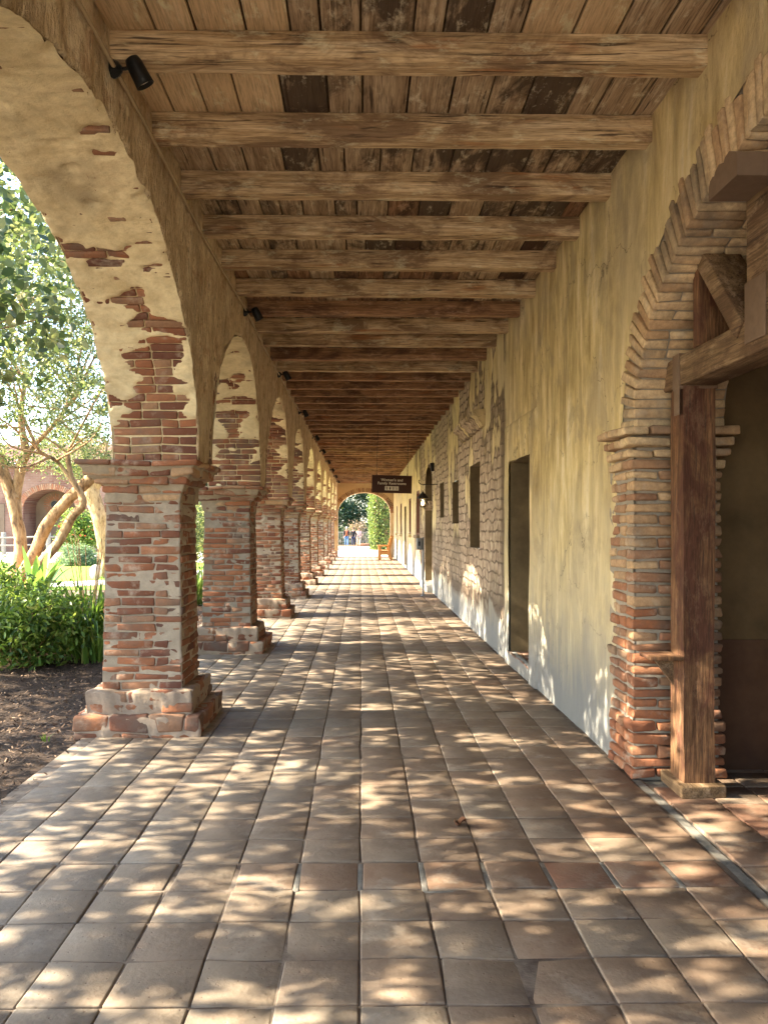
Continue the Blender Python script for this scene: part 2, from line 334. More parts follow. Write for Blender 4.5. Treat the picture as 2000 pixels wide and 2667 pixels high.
M['soil'] = mat_plain('soil', (.10, .07, .045), (.20, .15, .10), 3, src='World', bs=.4)
M['lawn'] = mat_plain('lawn_grass', (.10, .20, .02), (.22, .36, .04), 6, src='World', bs=.6, bd=.03)
M['path'] = mat_plain('pale_path', (.48, .43, .36), (.60, .55, .47), 3, src='World', bs=.3)
def mat_leaf(name, stops, trans=.45, rough=.45):
    t = NT(name); a = t.sep(t.attr()); c = t.ramp(a[0], *stops)
    t.set(t.b.inputs['Base Color'], c); t.b.inputs['Roughness'].default_value = rough; t.b.inputs['Specular IOR Level'].default_value = .4
    tr = t.n('ShaderNodeBsdfTranslucent', {0: t.mix(.3, c, (.35, .45, .05))}); mx = t.n('ShaderNodeMixShader', {0: trans, 1: t.b.outputs[0], 2: tr.outputs[0]})
    t.t.links.new(mx.outputs[0], t.out.inputs[0]); return t.m
M['leaf'] = mat_leaf('olive_green_leaf', [(0, (.015, .04, .035)), (.35, (.04, .075, .045)), (.55, (.15, .17, .07)), (.85, (.34, .34, .17)), (1, (.46, .42, .15))])
M['shrub'] = mat_leaf('bright_green_leaf', [(0, (.025, .07, .015)), (.5, (.085, .175, .03)), (.85, (.22, .32, .06)), (1, (.36, .36, .10))])
M['strapleaf'] = mat_leaf('strap_leaf', [(0, (.02, .06, .015)), (.6, (.05, .14, .025)), (1, (.14, .28, .04))])
M['agave'] = mat_leaf('broad_leaf', [(0, (.16, .32, .06)), (1, (.26, .44, .10))])
M['rosemary'] = mat_leaf('grey_green_leaf', [(0, (.10, .17, .10)), (1, (.26, .36, .22))])
M['darkleaf'] = mat_leaf('dark_green_leaf', [(0, (.012, .03, .018)), (.5, (.03, .07, .035)), (.9, (.07, .13, .06)), (1, (.2, .12, .08))], .25)
M['ivy'] = mat_leaf('ivy_leaf', [(0, (.05, .08, .03)), (.5, (.12, .17, .05)), (1, (.30, .38, .08))], .35)
M['dryleaf'] = mat_leaf('dry_leaf', [(0, (.22, .14, .09)), (1, (.42, .31, .21))], .3)
M['flower'] = mat_leaf('red_flower', [(0, (.5, .03, .03)), (1, (.7, .12, .08))], .3)
def mat_bark():
    t = NT('tan_bark'); n = t.noise(t.pos(src='World', sc=(1, 1, .35)), 9, 6, .7, .5)
    c = t.ramp(n, (.32, (.10, .06, .035)), (.46, (.38, .24, .12)), (.64, (.58, .40, .22))); t.bump(n, 1.0, .05); return t.done(c, .9)
M['bark'] = mat_bark()
def mat_farbrick():
    t = NT('far_brick'); s = t.sep(t.pos(src='World')); cx = t.n('ShaderNodeCombineXYZ', {0: s[0], 1: s[2]})
    bk = t.n('ShaderNodeTexBrick', {'Vector': cx, 'Scale': 1.0, 'Mortar Size': .012, 'Brick Width': .38, 'Row Height': .11, 'Color1': (.13, .055, .04), 'Color2': (.18, .09, .06), 'Mortar': (.18, .14, .11)})
    n = t.noise(t.pos(src='World'), .6, 4, .6); c = t.mix(t.ramp(n, (.45, 0), (.65, .5)), bk.outputs[0], (.28, .19, .14)); return t.done(c, .9)
M['farbrick'] = mat_farbrick()
M['farplaster'] = mat_plain('far_plaster', (.16, .11, .07), (.20, .145, .095), 1.2, src='World')
M['rooftile'] = mat_plain('roof_tile', (.13, .055, .04), (.20, .11, .08), 5, src='World')
M['fencewood'] = mat_plain('grey_fence_wood', (.17, .16, .135), (.26, .245, .21), 6, stretch=(1, 1, 4))
M['benchwood'] = mat_plain('varnished_bench_wood', (.38, .17, .05), (.48, .24, .08), 6, .5, .1)
M['bluegrey'] = mat_plain('window_dark', (.012, .014, .017), (.025, .028, .03), 4, .3, 0)
M['redwoodframe'] = mat_plain('brown_window_frame', (.10, .035, .02), (.14, .05, .03), 8, .7, .1)
M['sign'] = mat_plain('brown_sign_board', (.045, .018, .012), (.055, .022, .014), 6, .6, .05)
M['cream'] = mat_plain('cream_lettering', (.62, .56, .44), (.66, .60, .48), 6, .7, 0)
M['greymetal'] = mat_plain('grey_metal', (.20, .21, .22), (.26, .27, .28), 6, .5, .05, metal=.3)
def flat(name, c, rough=.8):
    t = NT(name); return t.done(t.ramp(t.noise(t.pos(), 20, 3), (.3, tuple(x*.8 for x in c)), (.7, c)), rough)
# ================================================================== SETTING: ground
WX = 1.74; LY = 0.281; LX = 0.2865; ZT = 2.12; YE = 42.0
g = MB(); grid(g, [[(x, y, -.05) for y in np.linspace(-40, 260, 40)] for x in np.linspace(-160, 160, 30)], 30, 40)
tag(g.build('ground', M['soil']), kind='structure')
g = MB(); box(g, -2.12, 1.78, -2.95, 64.2, -.12, -.0065, m=0)
gr = g
# floor tiles: individual worn terracotta slabs in one sheet of paving
mb = MB(); cen = []; hf = []; cc = []
ny = int((YE+.6+2.99)/LY)
colx = np.arange(-7, 7)
for j in range(ny):
    y0 = 2.63-LY*20+j*LY; yc = y0+LY/2; near = yc < 22
    band = abs(yc-3.60) < .14
    for i in list(colx):
        x0 = i*LX; xc = x0+LX/2
        if xc < -2.06: xc = (x0+LX-2.10)/2; hw = (x0+LX+2.10)/2
        else: hw = LX/2
        if x0+LX > 1.71: hw = (1.705-x0)/2; xc = x0+hw
        if hw < .03: continue
        gx = (.0016+.0055*max(0, n1(i*3.1+j*.17, 5)[0]-.45)/.5+.002*random.random()) if i in (-5, -4, -3, -2, -1, 0, 1) else .0025
        if band: gx = .009+.004*random.random()
        gy = .0032+.0022*random.random()+(.004 if band else 0)
        sx = .012*(n1(j*.35+i*7, 3)[0]-.5)
        cen.append((xc+sx*.5, yc, -.02+.0035*random.uniform(-1, 1))); hf.append((hw-gx, LY/2-gy, .02))
        f = .38+.10*xc+random.gauss(0, .06)+.25*(n1(yc*.25+xc*.2, 9)[0]-.5)+(.22 if band and xc > -.6 else 0)
        cc.append([min(max(f, 0), 1)]*3)
cen = np.array(cen); hf = np.array(hf); cc = np.array(cc)
a = cen[:, 1] < 12
rot = np.array([[[math.cos(t), -math.sin(t), 0], [math.sin(t), math.cos(t), 0], [0, 0, 1]] for t in rng.normal(0, .006, len(cen))])
boxes(mb, cen[a], hf[a], rot[a], r=.007, cols=cc[a], jit=.008, js=11)
boxes(mb, cen[~a], hf[~a], rot[~a], r=.006, cols=cc[~a])
fl = mb.build('floor', M['tile']); tag(fl, kind='structure')
b_ = gr.build('floor_bed', M['grout']); tag(b_, kind='structure')
# paving inside the brick doorway and its wide grey joint
mb = MB(); cen = []; cc = []
for j in range(-14, 10):
    for i in range(0, 13):
        x = 1.79+LX*i+LX/2; y = 2.63+LY*j-.07+LY/2
        if y > 5.3 or y < 1.1: continue
        if i == 0 and y > 4.85: continue
        cen.append((x, y, -.021+.003*random.uniform(-1, 1))); cc.append([min(max(random.gauss(.7, .12), 0), 1)]*3)
boxes(mb, cen, (LX/2-.005, LY/2-.004, .02), r=.006, cols=np.array(cc), jit=.006, js=9)
tag(mb.build('passage_floor', M['tile']), kind='structure')
mb = MB(); P = [[(1.70+.03*n1(y*4, 1)[0]+k*.05+.012*n1(y*5, 2)[0], y, -.006+.006*n1(y*9+k, 3)[0]) for k in (0, .5, 1.)] for y in np.linspace(1, 5.0, 80)]
grid(mb, P, 80, 3, flip=True); box(mb, 1.70, 5.4, 1.0, 5.3, -.1, -.014)
for i in range(-1, 6):       # wide cement joints across the reddish cross course
    x = i*LX; box(mb, x-.013-.006*random.random(), x+.013, 3.455, 3.745, -.03, -.0035, r=.003, jit=.006, js=14)
box(mb, -.6, 1.7, 3.445, 3.467, -.03, -.004, r=.003, jit=.008, js=11)
tag(mb.build('grey_joint', M['greygrout']), kind='structure')
# paving beyond the end arch, lawn, paths, mulch bed
mb = MB(); box(mb, -30, 30, -45, -3.0, -.2, -.006, r=.01); tag(mb.build('courtyard', M['path']), kind='structure')
mb = MB(); box(mb, -9, 9, YE+.6, 64.2, -.2, -.006, r=.01); tag(mb.build('sunny_pavement', M['path']), kind='structure')
mb = MB(); box(mb, -30, 30, 64.2, 130, -.3, -.03, r=.01); tag(mb.build('far_yard', M['soil']), kind='structure')
def sheet(name, mat, pts, z, n=26):
    mbb = MB(); (xa, xb, ya, yb) = pts
    X = np.linspace(xa, xb, n); Y = np.linspace(ya, yb, n); P = []
    for x in X:
        for y in Y: P.append((x, y, 0))
    P = np.array(P, float); P[:, 2] = z
    grid(mbb, P, n, n, flip=True); return tag(mbb.build(name, mat), kind='structure')
sheet('lawn', M['lawn'], (-40, -2.9, 20.5, 36), -.030)
sheet('garden_path', M['path'], (-45, -2.6, 36.2, 50.5), -.026)
# curved footpath crossing the lawn
mb = MB(); c0 = smoothpath([(-16, 19, -.02), (-11.5, 20.6, -.02), (-8.5, 22.2, -.02), (-6, 25.5, -.02), (-4.8, 31, -.02), (-4.5, 38, -.02)], 8)
T = np.gradient(c0, axis=0); T /= np.linalg.norm(T, axis=1, keepdims=True); S = np.stack([-T[:, 1], T[:, 0], T[:, 2]*0], 1)
P = np.stack([c0-S*.9, c0+S*.9], 1); grid(mb, P, len(c0), 2); tag(mb.build('curved_path', M['path']), kind='structure')
mb = MB(); nx, nyy = 60, 190
X = np.linspace(-9, -2.09, nx); Y = np.linspace(-2.9, 19, nyy); XX, YY = np.meshgrid(X, Y, indexing='ij')
q = np.stack([XX.ravel(), YY.ravel(), XX.ravel()*0], 1)
q[:, 2] = -.045+.10*fbm(q, 1.1, 3)+.05*fbm(q, 6, 3)-.055
edge = np.clip((-2.15-q[:, 0])/.35, 0, 1); q[:, 2] = q[:, 2]*edge+(-.03)*(1-edge)
grid(mb, q, nx, nyy, flip=True); tag(mb.build('mulch_bed', M['mulch']), kind='structure')
mb = MB(); N = 42000; p = np.stack([rng.uniform(-7, -1.98, N), 3.2+rng.uniform(0, 1, N)**1.5*14, np.zeros(N)], 1)
keep = (p[:, 0] < -2.16+.14*rng.normal(size=N)); p = p[keep]; N = len(p); zz = -.045+.10*fbm(p, 1.1, 3)+.05*fbm(p, 6, 3)-.055
ed = np.clip((-2.15-p[:, 0])/.35, 0, 1); p[:, 2] = np.maximum(zz*ed-.03*(1-ed), np.where(p[:, 0] > -2.13, .001, -1))+.008+.012*rng.random(N)
th = rng.uniform(0, 6.28, N); tl = rng.normal(0, .35, N); ex = np.stack([np.cos(th)*np.cos(tl), np.sin(th)*np.cos(tl), np.sin(tl)], 1); ey = np.stack([-np.sin(th), np.cos(th), th*0+rng.normal(0, .3, N)], 1)
L = rng.uniform(.007, .026, N)[:, None]; Wd = rng.uniform(.003, .008, N)[:, None]
V = np.stack([p-ex*L-ey*Wd*.6, p+ex*L*.8-ey*Wd, p+ex*L+ey*Wd*.5, p-ex*L*.7+ey*Wd], 1).reshape(-1, 3)
mb.add(V, (np.arange(N)[:, None]*4+[0, 1, 2, 3]), 0, np.repeat(np.tile(rng.random((N, 1)), (1, 3)), 4, 0))
t = NT('bark_chip'); t.b.inputs['Roughness'].default_value = .85; M['chip'] = t.done(t.ramp(t.sep(t.attr())[0], (0, (.03, .02, .013)), (.6, (.09, .055, .035)), (1, (.26, .18, .12))))
tag(mb.build('mulch', M['chip']), kind='stuff', label='dark bark mulch scattered between the paving and the shrubs', cat='mulch')
# ================================================================== ARCADE (left)
CK = lambda k: 6.49+3.87*(k-1)
arc = thing('arcade', 'long brick arcade of square piers and rough plastered round arches on the garden side', 'arcade')
def bri(n): return rng.random((n, 1))*np.ones((1, 3))
def shaft_mesh(seed, z0, z1, hw, plz, grey=False, plaster_thr=.5):
    mb = MB(); z = z0; k = 0; cen = []; hf = []; Rs = []
    while z < z1-.03:
        h = .066*random.uniform(.9, 1.12); 
        for f in range(4):
            ang = f*math.pi/2; Rm = np.array([[math.cos(ang), -math.sin(ang), 0], [math.sin(ang), math.cos(ang), 0], [0, 0, 1]])
            own = (f+k) % 2 == 0; a = -hw if own else -hw+.10; b = hw if own else hw-.10; x = a
            while x < b-.02:
                l = random.choice([.28, .30, .14, .26]); 
                if b-x-l < .09: l = b-x
                dep = random.uniform(-.006, .008)
                cen.append(Rm @ np.array([x+l/2, -(hw-.055+dep), z+h/2])); hf.append((l/2-.006, .055, h/2-.0065)); Rs.append(Rm @ np.array([[1, 0, random.uniform(-.015, .015)], [0, 1, 0], [random.uniform(-.02, .02), 0, 1]]))
                x += l
        z += h; k += 1
    boxes(mb, cen, hf, np.array(Rs), r=.007, cols=bri(len(cen))*.62, jit=.014, js=20, seed=seed)
    v_, c_, u_ = mb.V[0]; v_[:, :2] *= (1.045-.075*(v_[:, 2:3]-z0)/(z1-z0))
    # lime mortar and plaster remains
    per = []; n = 26
    for f in range(4):
        ang = f*math.pi/2
        for i in range(n):
            x = -hw+2*hw*i/n; per.append((x*math.cos(ang)+hw*math.sin(ang), x*math.sin(ang)-hw*math.cos(ang)))
    per = np.array(per+[per[0]]); nz = int((z1-z0)/.022); Z = np.linspace(z0-.005, z1+.02, nz)
    P = np.zeros((len(per), nz, 3)); P[:, :, :2] = per[:, None]; P[:, :, 2] = Z[None]; Q = P.reshape(-1, 3)
    nr = np.stack([np.sign(Q[:, 0])*(np.abs(Q[:, 0]) > hw*.99), np.sign(Q[:, 1])*(np.abs(Q[:, 1]) > hw*.99), Q[:, 2]*0], 1)
    nr /= np.linalg.norm(nr, axis=1, keepdims=True)+1e-9
    lo = fbm(Q, (5, 5, 11), 3, seed+3); hi = fbm(Q, 26, 2, seed+8); zz = np.clip((Q[:, 2]-plz)/.35, -1, 1)
    mk = np.clip((lo+.16*zz-plaster_thr)*8, 0, 1)
    Q = Q+nr*(-.006+.014*(hi-.5)+mk*.020)[:, None]
    Q[:, :2] *= (1.045-.075*(Q[:, 2:3]-z0)/(z1-z0)); grid(mb, Q, len(per), nz, m=1, flip=True)
    return mb
def base_mesh(seed):
    mb = MB(); cen = []; hf = []; Rs = []
    for z0, z1, hw, r_ in ((-.03, .03, .485, .03), (.03, .155, .488, .03), (.155, .24, .412, .02), (.24, .328, .392, .02)):
        for f in range(4):
            ang = f*math.pi/2; Rm = np.array([[math.cos(ang), -math.sin(ang), 0], [math.sin(ang), math.cos(ang), 0], [0, 0, 1]]); own = f % 2 == 0
            a = -hw if own else -hw+.14; b = -a; x = a
            while x < b-.02:
                l = random.choice([.28, .15, .22, .3])
                if b-x-l < .1: l = b-x
                cen.append(Rm @ np.array([x+l/2, -(hw-.10+random.uniform(-.01, .008)), (z0+z1)/2])); hf.append((l/2-.005, .10, (z1-z0)/2-.004)); Rs.append(Rm); x += l
    boxes(mb, cen, hf, np.array(Rs), r=.014, cols=bri(len(cen))*.6, jit=.03, js=11, seed=seed)
    for z0, z1, hw in ((-.03, .145, .483), (.13, .320, .405)):
        n = 40; per = []
        for f in range(4):
            ang = f*math.pi/2
            for i in range(n):
                x = -hw+2*hw*i/n; per.append((x*math.cos(ang)+hw*math.sin(ang), x*math.sin(ang)-hw*math.cos(ang)))
        per = np.array(per+[per[0]]); s = [(1, z0), (1, z0+.04), (1, z0+.07), (1, z1-.01), (.985, z1), (.93, z1+.01), (.8, z1+.012), (.6, z1+.012)]
        P = np.array([[(q[0]*a, q[1]*a, zz) for a, zz in s] for q in per]); Q = P.reshape(-1, 3)
        d = (fbm(Q, 9, 3, seed+2)-.50)*.06+(fbm(Q, 30, 2, seed+5)-.5)*.012-.004; Q[:, :2] *= (1+np.clip(d, -.03, .02)/hw)[:, None]; Q[:, 2] += np.clip(d, -.01, .006)*(Q[:, 2] > z0+.05)
        grid(mb, Q, len(per), len(s), m=1, flip=True)
    return mb
def cap_mesh(seed):
    mb = MB(); cen = []; hf = []; Rs = []
    for z0, z1, hw in ((1.80, 1.865, .300), (1.865, 1.93, .312), (1.93, 1.995, .365), (1.995, 2.07, .425), (2.07, 2.115, .475)):
        top = z1 > 2.1
        for f in range(4):
            ang = f*math.pi/2; Rm = np.array([[math.cos(ang), -math.sin(ang), 0], [math.sin(ang), math.cos(ang), 0], [0, 0, 1]]); own = f % 2 == 0
            a = -hw if own else -hw+.14; b = -a; x = a
            while x < b-.02:
                l = random.choice([.28, .26, .3, .16])
                if b-x-l < .1: l = b-x
                cen.append(Rm @ np.array([x+l/2, -(hw-.12+random.uniform(-.012, .008)), (z0+z1)/2])); hf.append((l/2-.003, .12, (z1-z0)/2-.003)); Rs.append(Rm); x += l
    boxes(mb, cen, hf, np.array(Rs), r=.014, cols=bri(len(cen))*.85, jit=.022, js=10, seed=seed)
    n = 44; per = []
    for f in range(4):
        ang = f*math.pi/2
        for i in range(n):
            x = -1+2*i/n; per.append((x*math.cos(ang)+math.sin(ang), x*math.sin(ang)-math.cos(ang)))
    per = np.array(per+[per[0]]); s = [(.30, 1.79), (.300, 1.82), (.302, 1.86), (.308, 1.89), (.316, 1.92), (.345, 1.945), (.362, 1.97), (.385, 1.99), (.415, 2.01), (.428, 2.05), (.45, 2.075), (.44, 2.11), (.30, 2.118)]
    P = np.array([[(q[0]*a, q[1]*a, zz) for a, zz in s] for q in per]); Q = P.reshape(-1, 3)
    d = (fbm(Q, (7, 7, 13), 3, seed+2)-.5)*.075-.006; Q[:, :2] *= (1+np.clip(d, -.035, .02)/.4)[:, None]
    grid(mb, Q, len(per), len(s), m=1, flip=True); return mb
BM = [M['brick'], M['mortar']]; GM = [M['brick'], M['greymortar']]
piers = []; lab = ['nearest brick pier beside the mulch bed', None, None]
for v in range(3):
    sh = shaft_mesh(20+v, .325, 1.83, .30, 1.72 if v != 1 else 1.60, plaster_thr=(.62, .60, .64)[v]).build('brick_pier', GM if v == 1 else BM, arc)
    base_mesh(40+v).build('pier_base', [M['brick'], M['basemortar']], sh); cap_mesh(60+v).build('pier_cap', [M['brick'], M['capmortar']], sh); piers.append(sh)
piers[1]['label'] = 'brick pier darkened grey and black near its top'
order = {1: 0, 2: 1, 3: 2}
for v in range(3): piers[v].location = (-1.71, CK(v+1), 0)
for k in (4, 5, 6, 7, 8, 9, 10):
    c = copy_tree(piers[2 if k % 2 else 0], arc); c.location = (-1.71, CK(k), 0)
    c.rotation_euler.z = math.pi/2*((k*7) % 4)
    if 'label' in c: del c['label']
for yy in (1.32, -2.55):
    c = copy_tree(piers[0 if yy > 0 else 2], arc); c.location = (-1.71, yy, 0)
    if 'label' in c: del c['label']
XI, XO = -1.30, -1.95
def inx(y, z): return XI+.045*np.clip((z-ZT)/1.9, 0, 1)
def soffit(name, c, rx, rz, seed, res=.024, more=0.0):
    mb = MB(); L = math.pi*(rx+rz)/2; nt = int(L/res); nu = int(.65/res)
    T = np.linspace(0, math.pi, nt); U = np.linspace(0, 1, nu)
    TT, UU = np.meshgrid(T, U, indexing='ij'); TT = TT.ravel(); UU = UU.ravel()
    Yc = -rx*np.cos(TT); Zc = ZT+rz*np.sin(TT); N = np.stack([TT*0, rz*np.cos(TT), -rx*np.sin(TT)], 1); N /= np.linalg.norm(N, axis=1, keepdims=True)
    jag = .035*(fbm(np.stack([TT*0, Yc*1, Zc], 1), 7, 3, seed+9)-.5)
    X = np.where(UU < .5, (XI+.02)+jag*(1-UU)*2, XO)+0*UU; X = (XI+.015+.03*np.clip((Zc-ZT)/1.5, 0, 1)+jag)*(1-UU)+(XO-jag*.6)*UU
    Q = np.stack([X, Yc, Zc], 1); S = np.stack([X, TT*0, Zc], 1); arcl = np.minimum(TT, math.pi-TT)*(rx+rz)/2
    lo = fbm(np.stack([X, TT*(rx+rz)/2*1.0, X*0], 1), (5, 10, 1), 3, seed); mid = 1-np.abs(UU-.48)*1.9
    bare = np.clip((1.45-arcl)/.5, -1, 1)*.10+np.clip((1.9-arcl)/.4, 0, 1)*np.clip(1-np.abs(UU-.42)*4.2, -.6, 1)*.20+np.clip((.42-arcl)/.2, 0, 1)*.35+np.clip((.06-UU)/.06, 0, 1)*.10+np.clip((UU-.95)/.05, 0, 1)*.1+more
    mk = np.clip(((1-lo)-bare-.33)*9, 0, 1)
    hgt = -.012+.014*(fbm(Q, 24, 2, seed+4)-.5)+mk*.026+mk*.012*(fbm(Q, (4, 9, 9), 3, seed+5)-.5)
    Q = Q+N*hgt[:, None]; grid(mb, Q, nt, nu, m=1)
    cen = []; Rs = []; hf = []; a = 0; th = 0
    while th < math.pi:
        ds = math.hypot(rx*math.sin(th), rz*math.cos(th)); dt = .068/ds; tc = th+dt/2; th += dt
        if rz*math.sin(tc) > rz*.93 and rx > 0: 
            if random.random() < .75: continue
        n = np.array([0, rz*math.cos(tc), -rx*math.sin(tc)]); n /= np.linalg.norm(n); tg = np.array([0, -n[2], n[1]]); x = XI+.012+random.uniform(0, .0)
        first = True
        while x > XO+.03:
            l = random.choice([.3, .14, .28, .24])
            if x-l-XO < .09: l = x-XO
            p = np.array([x-l/2+.01, -rx*math.cos(tc), ZT+rz*math.sin(tc)])-n*.045+n*random.uniform(-.004, .006)
            cen.append(p); Rs.append(np.stack([[1, 0, 0], tg, n], 1)); hf.append((l/2-.006, .034-.006, .05)); x -= l
    boxes(mb, cen, hf, np.array(Rs), r=.007, cols=bri(len(cen))*.66, jit=.012, js=14, seed=seed)
    o = mb.build(name, [M['brick'], M['soffit']], arc); o.location = (0, c, 0); return o
RZ = 1.52
soffit('arch_soffit', 3.905, 2.285, 1.52, 3, .02)
so = [soffit('arch_soffit', CK(1)+1.935, 1.635, 1.48, 11, .022), soffit('arch_soffit', CK(2)+1.935, 1.635, 1.48, 19, more=.13)]
for k in (3, 4, 5, 6, 7, 8, 9):
    c = so[k % 2].copy(); col.objects.link(c); c.parent = arc; c.location = (0, CK(k)+1.935, 0)
c = so[0].copy(); col.objects.link(c); c.parent = arc; c.location = (0, -.615, 0)
# inner and outer faces of the wall above the arches
mb = MB()
arches = [(3.905, 2.285, 1.52)]+[(CK(k)+1.935, 1.635, 1.48) for k in range(1, 10)]+[(-.615, 1.635, 1.48)]
arches.sort()
def face(y, zlo, inner, nz):
    P = []; y = np.asarray(y); zlo = np.asarray(zlo)
    YY = np.repeat(y[:, None], nz, 1); tt = np.linspace(0, 1, nz)[None]; ZZ = zlo[:, None]*(1-tt)+4.12*tt
    Q = np.stack([YY*0, YY, ZZ], -1).reshape(-1, 3)
    if inner:
        d = .06*(fbm(Q, (1, 5, 1.3), 3, 5)-.5)+.035*(fbm(Q, (1, 15, 4), 3, 6)-.5); edge = np.clip(1-np.tile(tt.ravel(), len(y))*nz/1.2, 0, 1)
        Q[:, 0] = inx(Q[:, 1], Q[:, 2])+d+.012-edge*.02
        Q[:, 2] += np.where(np.tile(tt.ravel(), len(y)) == 0, (fbm(Q, 9, 3, 7)-.55)*.05, 0)
    else: Q[:, 0] = XO+.01
    grid(mb, Q, len(y), nz, flip=not inner)
ylast = -2.9
for c, rx, rz in arches:
    near = c < 13; st = .03 if near else .09; nz = 55 if near else 20
    y0, y1 = c-rx, c+rx
    ys = np.arange(ylast, y0, st) if y0-ylast > .02 else []; ys = np.append(ys, y0)
    if len(ys) > 1: face(ys, np.full(len(ys), ZT-.01), True, nz); face([ylast, y0], [ZT, ZT], False, 3)
    th = np.linspace(0, math.pi, int(math.pi*rx/st)); ya = c-rx*np.cos(th); za = ZT+rz*np.sin(th)
    face(ya, za, True, nz); face(ya, za, False, 3); ylast = y1
face(np.linspace(ylast, YE, 10), np.full(10, ZT), True, 20); face([ylast, YE], [ZT, ZT], False, 3)
mb.build('arch_wall', M['streak'], arc)
# ================================================================== CEILING
ceil = thing('ceiling', 'timber ceiling of rough planks carried on closely spaced weathered beams', 'ceiling', (0, 0, 0))
BP = .7725; ZB = 3.92
mb = MB(); nb = MB(); fbd = MB(); cen = []; hf = []; cs = []; c2 = []; h2 = []; s2 = []; c3 = []; h3 = []; s3 = []
for k in range(-9, 50):
    y0 = 3.98+BP*k; x = -1.26
    if y0 > YE: break
    cb = []
    while x < 1.78:
        wd = random.choice([.25, .26, .24, .15, .17, .22, .2]); xc = x+wd/2
        new = (k <= 0 and xc < -.42 and k > -3) or (k == -1 and (.0 < xc < .12 or .9 < xc < 1.25)) or (k == 0 and xc < -.55)
        it = ((xc, y0+BP/2, ZB+.15+.0125+random.uniform(0, .003)), (wd/2-.004-.003*random.random(), BP/2+.02, .0125), [random.random()]*3)
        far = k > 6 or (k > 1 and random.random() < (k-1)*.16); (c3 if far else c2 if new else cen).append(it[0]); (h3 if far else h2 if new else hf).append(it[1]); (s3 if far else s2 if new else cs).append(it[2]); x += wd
boxes(mb, cen, hf, r=.003, cols=np.array(cs)); mb.build('ceiling_boards', M['board'], ceil)
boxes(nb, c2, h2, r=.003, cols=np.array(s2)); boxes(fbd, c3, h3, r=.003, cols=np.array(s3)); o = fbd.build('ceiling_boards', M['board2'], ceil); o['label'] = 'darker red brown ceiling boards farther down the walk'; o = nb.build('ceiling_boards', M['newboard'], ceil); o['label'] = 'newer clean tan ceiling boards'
def beam(seed):
    b = MB(); n = 90; X = np.linspace(-1.32, 1.80, n); sec = []
    per = [(-.06, .0), (-.06, .05), (-.06, .1), (-.06, .15), (.06, .15), (.06, .1), (.06, .05), (.06, .0), (.056, -.003), (0, -.003), (-.056, -.003), (-.06, .0)]
    Q = np.array([[(x, py, pz) for py, pz in per] for x in X]).reshape(-1, 3)
    d = fbm(Q, (2.5, 30, 30), 3, seed)-.5; d2 = fbm(Q, (1.2, 2, 2), 2, seed+4)-.5; d3 = fbm(Q, (14, 30, 30), 2, seed+6)-.5
    low = (Q[:, 2] < .06)
    Q[:, 1] += np.sign(Q[:, 1])*(.004*d+.003*d3)+.010*d2; Q[:, 2] += np.where(low, .012*d+.014*d2+.004*d3, 0)
    b.add(Q, [(i*12+j, i*12+j+1, (i+1)*12+j+1, (i+1)*12+j) for i in range(n-1) for j in range(11)], 0, (.5,)*3); return b
bt = [beam(100+9*s).build('beam', M['beam'], ceil, False) for s in range(5)]
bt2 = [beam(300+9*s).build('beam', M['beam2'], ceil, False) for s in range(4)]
for s, b in enumerate(bt): b.location = (0, 3.98+BP*s, ZB)
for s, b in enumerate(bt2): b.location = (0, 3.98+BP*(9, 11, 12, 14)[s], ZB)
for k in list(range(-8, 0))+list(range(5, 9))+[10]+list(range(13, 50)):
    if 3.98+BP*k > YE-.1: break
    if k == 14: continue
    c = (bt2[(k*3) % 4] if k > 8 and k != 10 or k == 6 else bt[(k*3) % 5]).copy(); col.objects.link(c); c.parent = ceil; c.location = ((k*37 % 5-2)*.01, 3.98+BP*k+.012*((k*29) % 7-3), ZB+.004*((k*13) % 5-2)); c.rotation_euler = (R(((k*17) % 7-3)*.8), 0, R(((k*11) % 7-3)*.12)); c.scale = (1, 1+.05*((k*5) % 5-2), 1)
rf = MB(); box(rf, -2.15, 6.2, -2.95, YE+.7, 4.16, 4.32, r=.01); rf.build('roof_deck', M['oldwood'], ceil)
# ================================================================== RIGHT WALL
rw = thing('mission_wall', 'long ochre plastered adobe wall with doorways and deep niches along the walk', 'wall')
def rwall(mb, ys, z0, z1, dz, seed=0):
    ys = np.asarray(ys, float); z0 = np.broadcast_to(z0, ys.shape); z1 = np.broadcast_to(z1, ys.shape); nz = max(2, int((np.max(z1-z0))/dz)+1); tt = np.linspace(0, 1, nz)
    ZZ = z0[:, None]*(1-tt)+z1[:, None]*tt; Q = np.stack([ZZ*0+WX, np.repeat(ys[:, None], nz, 1), ZZ], -1).reshape(-1, 3)
    d = .022*(fbm(Q, (1, 1.6, 1.0), 3, 31)-.5)+.007*(fbm(Q, (1, 9, 4), 3, 33)-.5); Q[:, 0] += d
    return Q, len(ys), nz
def addw(mb, ys, z0, z1, dz): Q, a, b = rwall(mb, ys, z0, z1, dz); grid(mb, Q, a, b)
mb = MB(); AC, AZ, AR, AH = 3.2, 2.2, 1.75, 1.17; RO = .27
addw(mb, np.linspace(-2.9, 1.1, 20), -.05, 4.12, .3)
ys = np.linspace(1.1, 5.34, 150); u = np.clip(np.abs(ys-AC)/(AR+RO), 0, .9999)
zl = AZ+(AH+RO-.01)*np.sqrt(1-u*u)+.05*(n1(ys*6, 3)-.5); zl = np.where(u > .9995, AZ+.05, zl); zl = np.minimum.reduce([zl, 4.0+0*zl])
addw(mb, ys, zl, 4.12, .04)
ys = np.append(np.linspace(5.34, 5.6, 10), np.linspace(5.64, 8.0, 60)); Q, a, b = rwall(mb, ys, -.02, 4.12, .03)
